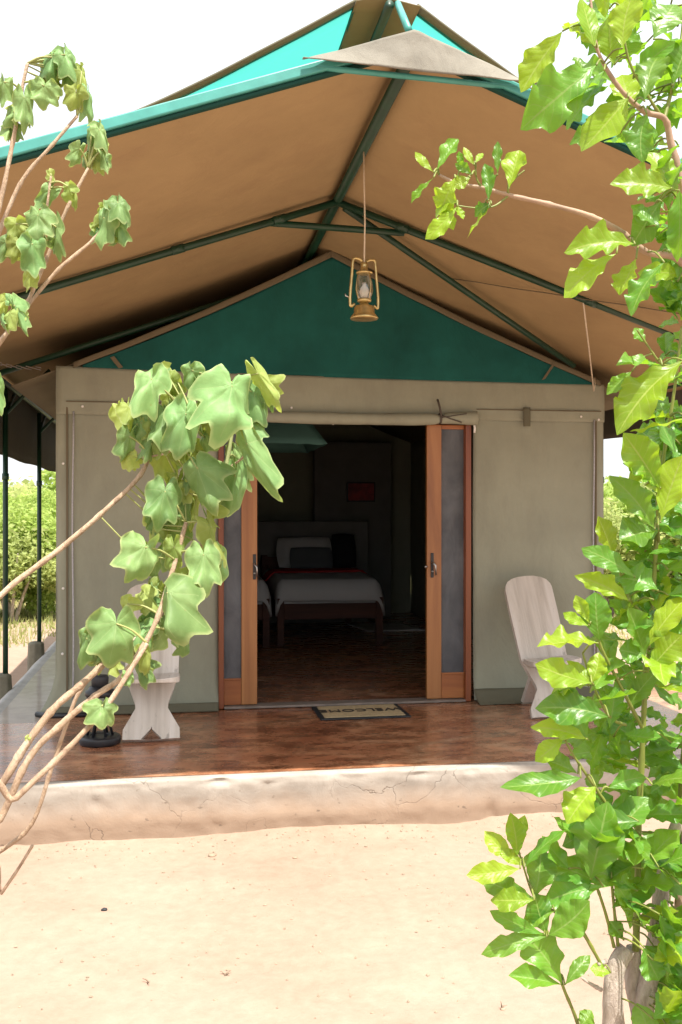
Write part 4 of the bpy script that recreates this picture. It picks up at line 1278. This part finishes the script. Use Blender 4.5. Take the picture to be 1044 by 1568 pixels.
# hero leaves: base, tip, width px, depth, tip depth change, young?
H = [(861, 48, 800, 146, 46, 2.75, .05, 1), (913, 100, 818, 143, 78, 2.7, -.08, 0), (925, 108, 868, 163, 50, 2.72, -.04, 0), (962, 150, 889, 219, 74, 2.76, 0, 1), (990, 174, 975, 235, 44, 2.7, -.04, 0),
     (953, 74, 968, -10, 56, 2.7, 0, 1), (987, 155, 1014, 62, 52, 2.66, 0, 0), (910, 72, 894, -12, 40, 2.72, 0, 1), (908, 70, 868, 24, 44, 2.74, 0, 1), (1028, 288, 941, 274, 56, 2.7, -.03, 1),
     (1012, 308, 976, 362, 48, 2.72, -.03, 0), (972, 374, 876, 364, 48, 2.68, -.05, 1), (944, 388, 861, 428, 44, 2.7, -.04, 1), (1017, 402, 960, 466, 46, 2.68, -.04, 0), (974, 396, 950, 454, 40, 2.74, 0, 1),
     (1040, 292, 1032, 396, 44, 2.72, 0, 0), (1003, 345, 970, 310, 28, 2.68, 0, 0), (1000, 60, 1040, -10, 60, 2.85, 0, 0), (940, 100, 935, 20, 50, 2.8, 0, 1), (1030, 130, 1060, 60, 60, 2.8, 0, 0),
     (990, 526, 971, 502, 22, 2.84, 0, 0), (1014, 560, 947, 550, 34, 2.82, -.05, 0), (967, 569, 929, 602, 24, 2.84, 0, 0), (1046, 552, 944, 644, 72, 2.80, -.05, 1), (1050, 640, 964, 664, 36, 2.84, 0, 1),
     (1011, 748, 952, 662, 56, 2.84, -.03, 1), (1008, 748, 950, 712, 42, 2.86, -.03, 0), (1002, 810, 946, 728, 40, 2.86, -.03, 0), (1011, 800, 1048, 698, 56, 2.84, -.03, 1), (1008, 812, 952, 818, 62, 2.88, -.04, 0),
     (941, 856, 914, 790, 32, 2.9, 0, 1), (972, 884, 907, 832, 34, 2.88, -.03, 0), (963, 920, 892, 877, 30, 2.9, -.03, 1), (1008, 904, 962, 872, 56, 2.9, 0, 0), (901, 958, 862, 938, 18, 2.86, 0, 1), (903, 955, 882, 914, 24, 2.86, 0, 1), (916, 958, 916, 908, 28, 2.88, 0, 1),
     (918, 983, 908, 916, 52, 2.86, -.03, 0), (916, 985, 826, 976, 58, 2.82, -.04, 1), (906, 1046, 820, 1016, 44, 2.8, -.03, 1), (905, 1046, 917, 1000, 32, 2.82, 0, 1), (900, 1050, 845, 1050, 46, 2.84, 0, 1),
     (988, 1006, 954, 930, 46, 2.92, -.04, 0), (990, 992, 1040, 908, 48, 2.92, -.04, 1), (993, 1028, 1046, 974, 60, 2.9, -.04, 1), (986, 1004, 948, 994, 40, 2.9, 0, 0),
     (932, 1098, 832, 1080, 58, 2.82, -.04, 0), (899, 1130, 872, 1070, 36, 2.84, 0, 0), (899, 1132, 822, 1106, 30, 2.82, -.02, 1), (863, 1130, 820, 1156, 32, 2.84, -.02, 1), (868, 1120, 852, 1075, 26, 2.84, 0, 1),
     (889, 1191, 774, 1200, 44, 2.84, -.05, 0), (912, 1204, 866, 1256, 54, 2.86, -.04, 1), (978, 1258, 868, 1272, 66, 2.94, -.05, 0), (904, 1346, 924, 1234, 78, 2.9, -.04, 0), (803, 1328, 848, 1264, 36, 2.84, -.03, 0),
     (792, 1310, 780, 1242, 30, 2.86, 0, 1), (785, 1318, 750, 1276, 30, 2.86, 0, 1), (796, 1330, 717, 1337, 34, 2.84, -.04, 1), (819, 1376, 752, 1344, 34, 2.86, -.03, 0), (818, 1378, 764, 1368, 36, 2.82, -.02, 1), (818, 1376, 834, 1304, 50, 2.9, 0, 0),
     (833, 1431, 750, 1394, 26, 2.88, -.03, 0), (837, 1434, 742, 1446, 28, 2.88, -.04, 0), (838, 1432, 818, 1366, 46, 2.9, 0, 0), (840, 1432, 905, 1378, 54, 2.88, -.03, 0), (861, 1508, 784, 1490, 36, 2.9, -.04, 0),
     (861, 1508, 820, 1430, 54, 2.9, -.03, 0), (865, 1508, 902, 1466, 24, 2.9, 0, 0), (888, 1570, 903, 1548, 30, 2.95, 0, 0), (924, 1358, 838, 1366, 48, 2.92, -.03, 0), (922, 1356, 838, 1302, 46, 2.94, -.03, 0), (976, 1364, 900, 1300, 50, 2.98, -.03, 0),
     (936, 1345, 968, 1390, 30, 2.96, 0, 0), (978, 1320, 925, 1345, 38, 2.96, 0, 0), (985, 1330, 1040, 1270, 54, 2.96, 0, 0), (980, 1320, 1040, 1330, 46, 2.94, 0, 0), (1010, 1400, 1048, 1500, 56, 2.9, 0, 0), (1000, 1470, 1050, 1450, 52, 2.88, 0, 1), (985, 1450, 1008, 1500, 42, 2.9, 0, 0),
     (1000, 1560, 1050, 1520, 50, 2.92, 0, 0), (1000, 1600, 985, 1545, 40, 2.95, 0, 0), (955, 1440, 935, 1412, 26, 3.0, 0, 0), (935, 1490, 905, 1480, 22, 2.98, 0, 1),
     (900, 1290, 846, 1252, 34, 2.94, 0, 0), (870, 1330, 838, 1280, 38, 2.92, 0, 0), (880, 1420, 862, 1350, 44, 2.95, 0, 0), (906, 1345, 870, 1385, 40, 2.93, 0, 0), (800, 1325, 765, 1300, 22, 2.86, 0, 1), (788, 1290, 802, 1250, 20, 2.88, 0, 1), (850, 1395, 800, 1412, 26, 2.9, 0, 0), (885, 1185, 838, 1160, 36, 2.88, 0, 0), (930, 1230, 898, 1285, 40, 2.95, 0, 0), (862, 1128, 840, 1092, 24, 2.86, 0, 1), (908, 1048, 872, 1010, 30, 2.82, 0, 1),
     (779, 290, 792, 226, 40, 2.68, 0, 1), (762, 267, 762, 216, 14, 2.7, 0, 0), (748, 307, 744, 245, 20, 2.66, 0, 0), (750, 316, 711, 360, 13, 2.68, 0, 1), (752, 313, 726, 326, 20, 2.68, 0, 0),
     (700, 316, 651, 366, 26, 2.66, -.02, 1), (697, 272, 664, 312, 40, 2.64, 0, 1), (664, 264, 635, 233, 16, 2.66, 0, 1), (668, 262, 699, 208, 28, 2.68, 0, 0), (664, 272, 628, 308, 13, 2.66, 0, 0),
     (722, 268, 697, 248, 16, 2.67, 0, 0), (720, 272, 694, 286, 24, 2.68, 0, 1), (726, 253, 709, 224, 12, 2.68, 0, 1), (728, 250, 738, 231, 12, 2.68, 0, 1), (680, 310, 690, 350, 20, 2.67, 0, 1), (700, 315, 708, 337, 16, 2.67, 0, 1), (690, 300, 664, 330, 26, 2.66, 0, 1), (705, 262, 702, 232, 12, 2.69, 0, 0)]
pet = MB()
def petR(B, mx=.22):
    d, c = nearest(B, stemsR)
    if .004 < d < mx:
        pet.tube(catmull([B, B.lerp(c, .5) + Vector((0, 0, .008)), c], 3), .0017, 5)
for bx, by, tx, ty, w, D, dd, yng in H:
    B, T = at(bx, by, D), at(tx, ty, D + dd)
    put_leaf(shR, LNG2 if yng else LNG1, B, T, w / F * D * DS * .98, qR, up=.45)
    petR(B)
# the mass of leaves behind
bound = [(-40, 905), (60, 895), (140, 885), (215, 915), (240, 975), (290, 1000), (420, 1015), (470, 1005), (520, 1018), (560, 1010), (600, 1000), (640, 1005), (660, 985), (700, 985), (760, 985), (830, 975), (900, 945), (950, 930), (1000, 905), (1060, 885), (1120, 880), (1160, 900), (1250, 905), (1320, 925), (1390, 950), (1430, 1010), (1600, 1012)]
def xb(y):
    for (y0, x0), (y1, x1) in zip(bound, bound[1:]):
        if y0 <= y <= y1: return x0 + (x1 - x0) * (y - y0) / (y1 - y0)
    return 1020
made = 0
ys_ = [-20 + i * 1610 / 186 for i in range(186)]
for y in ys_:
    y += qR.uniform(-8, 8)
    x0 = xb(y)
    x = qR.uniform(x0, 1075)
    if 460 < y < 640 and qR.random() < .4: continue
    D = qR.uniform(2.85, 3.25) + (.0 if y > 480 else -.1)
    p = at(x, y, D)
    d, c = nearest(p, stemsR)
    out = (p - c)
    out = out.normalized() if out.length > .01 else Vector((1, 0, 0))
    dr = (out * .8 + Vector((qR.uniform(-.7, .7), qR.uniform(-.6, .4), qR.uniform(-.3, .8)))).normalized()
    Ln = qR.uniform(.11, .185) * DS
    B = p - dr * Ln * .5
    put_leaf(shR, LNG2 if qR.random() < .22 else LNG1, B, B + dr * Ln, Ln * qR.uniform(.38, .56), qR, up=.6, roll=qR.uniform(-.6, .6))
    petR(B, .2)
    made += 1
# smaller leaves deeper in the shrub, past the number built one by one
inner = bmesh.new()
uvl = inner.loops.layers.uv.new('UVMap')
for k in range(520):
    y = -30 + 1620 * (k + qR.random()) / 520
    if (470 < y < 640 or y < 330) and qR.random() < .5: continue
    x0 = xb(y) + 2
    p = at(x0 + (1085 - x0) * qR.random() ** 1.15, y, qR.uniform(2.9, 3.5))
    d, c = nearest(p, stemsR)
    dr = ((p - c).normalized() * .7 + Vector((qR.uniform(-.8, .8), qR.uniform(-.6, .6), qR.uniform(-.4, .8)))).normalized()
    Ln = qR.uniform(.09, .165) * DS
    n_ = (Vector((qR.uniform(-.5, .5), -.7, .8)));  n_ = (n_ - dr * n_.dot(dr)).normalized(); x_ = dr.cross(n_).normalized()
    Mx = Matrix((x_ * Ln * qR.uniform(.4, .55), dr * Ln, n_ * Ln * .7)).transposed().to_4x4(); Mx.translation = p - dr * Ln * .5 - Vector(shR.location)
    me = qR.choice(LNG1)
    vs_ = [inner.verts.new(Mx @ v.co) for v in me.vertices]
    for pl in me.polygons:
        f = inner.faces.new([vs_[i] for i in pl.vertices]); f.smooth = True
        for lp, li in zip(f.loops, pl.loop_indices): lp[uvl].uv = me.uv_layers[0].data[li].uv
im = bpy.data.meshes.new('inner_leaves'); inner.to_mesh(im); inner.free(); im.materials.append(M['leafR'])
io = bpy.data.objects.new('inner_leaves', im); col.objects.link(io); io.parent = shR
tag(io, kind='stuff')
tag(pet.build('petioles', M['stemR'], shR, True), kind='stuff')

DS = 1.0
# ------------------------------------------------------------------ bushes and grass behind the tent
def crown_mesh(seed, n, mat):
    q = random.Random(seed)
    blobs = [(Vector((q.uniform(-.8, .8), q.uniform(-.6, .6), q.uniform(.28, 1.65))), q.uniform(.30, .60)) for _ in range(20)]
    m = MB()
    for i in range(n):
        c, r = q.choice(blobs)
        v = Vector((q.gauss(0, 1), q.gauss(0, 1), q.gauss(0, 1))).normalized() * r * q.random() ** .35
        v.z *= .75
        p = c + v
        a = Vector((q.gauss(0, 1), q.gauss(0, 1), q.gauss(0, .7))).normalized()
        b = a.cross(Vector((q.gauss(0, 1), q.gauss(0, 1), q.gauss(0, 1)))).normalized()
        s = q.uniform(.03, .065)
        k = len(m.v)
        m.v += [p - a * s, p + b * s * .5, p + a * s, p - b * s * .5]
        m.f.append([k, k + 1, k + 2, k + 3])
    me = bpy.data.meshes.new('crown')
    me.from_pydata([tuple(v) for v in m.v], [], m.f)
    me.materials.append(mat)
    return me
def stems_mesh(seed):
    q = random.Random(seed); m = MB()
    for k in range(5):
        a = q.uniform(0, 6.28)
        m.tube([(q.uniform(-.06, .06), q.uniform(-.06, .06), -.1), (math.cos(a) * .2, math.sin(a) * .2, .5), (math.cos(a) * .5, math.sin(a) * .45, 1.2)], [.035, .025, .01], 6)
    me = bpy.data.meshes.new('stems'); me.from_pydata([tuple(v) for v in m.v], [], m.f); me.materials.append(M['barkR'])
    return me
CR = [crown_mesh(1, 13000, M['bush']), crown_mesh(2, 13000, M['bush2']), crown_mesh(3, 13000, M['bush'])]
STM = [stems_mesh(1), stems_mesh(2)]
qB = random.Random(3)
def bush(px, D, s, k, label):
    if k % 3 == 1: label = label.replace('light green', 'olive green')
    p = at(px, HZ, D); p.z = ground_z(p.x, p.y) - .02
    b = empty('leafy_bush', p, label, 'bush', 'bushes behind the tent', qB.uniform(0, 6.28))
    c = bpy.data.objects.new('crown', CR[k % 3]); col.objects.link(c); c.parent = b; c.scale = (s, s, s * qB.uniform(.92, 1.08))
    t = bpy.data.objects.new('trunk', STM[k % 2]); col.objects.link(t); t.parent = b; t.scale = (s, s, s)
far_l = 'light green leafy bush in the thicket left of the tent'
far_r = 'light green leafy bush in the thicket right of the tent'
for i, (px, D, s) in enumerate([(70, 16.5, .95), (18, 15.5, .92), (-45, 16, 1.0), (45, 20, 1.12), (-10, 21, 1.15), (95, 22, 1.15), (-110, 17, 1.2), (-180, 19, 1.5), (-260, 18, 1.3), (140, 24, 1.6)]):
    bush(px, D, s, i, far_l if i else 'light green leafy bush just behind the green post')
for i, (px, D, s) in enumerate([(935, 17, 1.1), (990, 18, 1.2), (1045, 17, 1.15), (960, 23, 1.25), (1030, 24, 1.3), (900, 24, 1.2), (1100, 18, 1.3), (1170, 20, 1.5), (1260, 19, 1.4)]):
    bush(px, D, s, i + 1, far_r if i else 'light green leafy bush just beside the right tent edge')
# far wood closing the horizon
m = MB()
q = random.Random(77)
for i in range(26000):
    a = q.uniform(-.75, .75); D = q.uniform(45, 62)
    base = CAM + FWD * D + RGT * D * a
    hmax = 2.6 + 1.1 * noise.noise(Vector((a * 14, 0, 2))) + .5 * noise.noise(Vector((a * 45, D * .1, 2)))
    p = Vector((base.x, base.y, q.random() ** .8 * max(.6, hmax)))
    u = Vector((q.gauss(0, 1), q.gauss(0, 1), q.gauss(0, 1))).normalized(); w = u.cross(Vector((q.gauss(0, 1), q.gauss(0, 1), q.gauss(0, 1)))).normalized()
    s = q.uniform(.14, .30); k = len(m.v)
    m.v += [p - u * s, p + w * s * .6, p + u * s, p - w * s * .6]; m.f.append([k, k + 1, k + 2, k + 3])
tag(m.build('distant_woodland', M['bush2']), 'low hazy green woodland along the horizon', kind='stuff')
m = MB()
for i in range(30000):
    a = q.uniform(-.46, .46); D = 12.5 + 16 * q.random()
    p = CAM + FWD * D + RGT * D * a
    if -2.9 < p.x < 2.9 and p.y < 7: continue
    if noise.noise(Vector((p.x * .5, p.y * .5, 0))) < -.12: continue
    p.z = ground_z(p.x, p.y)
    h = q.uniform(.05, .22); d = Vector((q.gauss(0, .06), q.gauss(0, .06), h)); w = Vector((q.gauss(0, 1), q.gauss(0, 1), 0)).normalized() * .012
    k = len(m.v); m.v += [p - w, p + w, p + d]; m.f.append([k, k + 1, k + 2])
tag(m.build('grass', M['grass']), 'thin dry grass beyond the tent', kind='stuff')

# ------------------------------------------------------------------ pebbles, twigs and litter on the sand
def pebble(px, py, r, label, name='pebble', flat=.5, mat='pebble'):
    D = CAM.z * F / (py - HZ)
    p = at(px, py, D); p.z = ground_z(p.x, p.y)
    m = MB(); q2 = random.Random(int(px * 7 + py))
    def fn(u, v):
        th, ph = u * 2 * math.pi, (v - .5) * math.pi
        d = Vector((math.cos(th) * math.cos(ph), math.sin(th) * math.cos(ph) * .7, math.sin(ph) * flat))
        k = 1 + .35 * noise.noise(d * 1.8 + Vector((px, py, 0)))
        return p + d * r * k + Vector((0, 0, r * flat * .4))
    m.grid(fn, 12, 8)
    o = m.build(name, M[mat], None, True)
    tag(o, label, 'pebble', 'pebbles on the sand')
pebble(325, 1310, .022, 'flat pale stone on the sand just below the veranda step', flat=.45)
pebble(452, 1317, .014, 'flat stone lying right of the pale stone by the step', flat=.4)
pebble(160, 1391, .014, 'dark pebble alone on the open sand at left', flat=.6, mat='rubber')
small = 'tiny pebble scattered on the pale sand'
for px, py in ((437, 1283), (130, 1322), (115, 1305), (60, 1318), (345, 1290), (640, 1355), (655, 1360), (300, 1460), (210, 1470), (330, 1528), (570, 1552), (770, 1550), (505, 1345), (560, 1300), (700, 1285), (835, 1290), (250, 1335), (30, 1540)):
    pebble(px, py, qB.uniform(.005, .009), small)
def litter(px, py, n, L_, label, name):
    D = CAM.z * F / (py - HZ); p = at(px, py, D); p.z = ground_z(p.x, p.y)
    m = MB()
    for k in range(n):
        d = Vector((qB.uniform(-1, 1), qB.uniform(-.6, .6), qB.uniform(.15, .9))).normalized() * L_ * qB.uniform(.6, 1)
        a = p + Vector((qB.uniform(-.01, .01), qB.uniform(-.01, .01), .002))
        m.tube([a, a + d * .5 + Vector((0, 0, .004)), a + d], [.0028, .002, .0012], 5)
    o = m.build(name, M['twig'], None, True)
    tag(o, label, 'twig')
m = MB(); q = random.Random(4)
for i in range(800):
    x = q.uniform(-2.6, 1.6); y = -1.80 - abs(q.gauss(0, .16)) if i < 260 else q.uniform(-4.4, -1.9)
    r_ = q.uniform(.0025, .0075); c = Vector((x, y, ground_z(x, y) + r_ * .3)); k = len(m.v)
    for d in ((1, 0, 0), (0, 1, 0), (-1, 0, 0), (0, -1, 0), (0, 0, 1)): m.v.append(c + Vector(d) * r_ * q.uniform(.6, 1.3))
    for a, b in ((0, 1), (1, 2), (2, 3), (3, 0)): m.f.append([k + a, k + b, k + 4])
tag(m.build('sand_crumbs', M['pebble']), 'fine crumbs of earth scattered over the sand', kind='stuff')
litter(345, 1487, 5, .028, 'small dry sprig sticking out of the sand, centre foreground', 'dry_sprig')
litter(225, 1500, 2, .03, 'thin pale straw lying on the foreground sand', 'straw')
litter(768, 1549, 3, .03, 'small crumpled dry bit by the right shrub', 'dry_sprig')
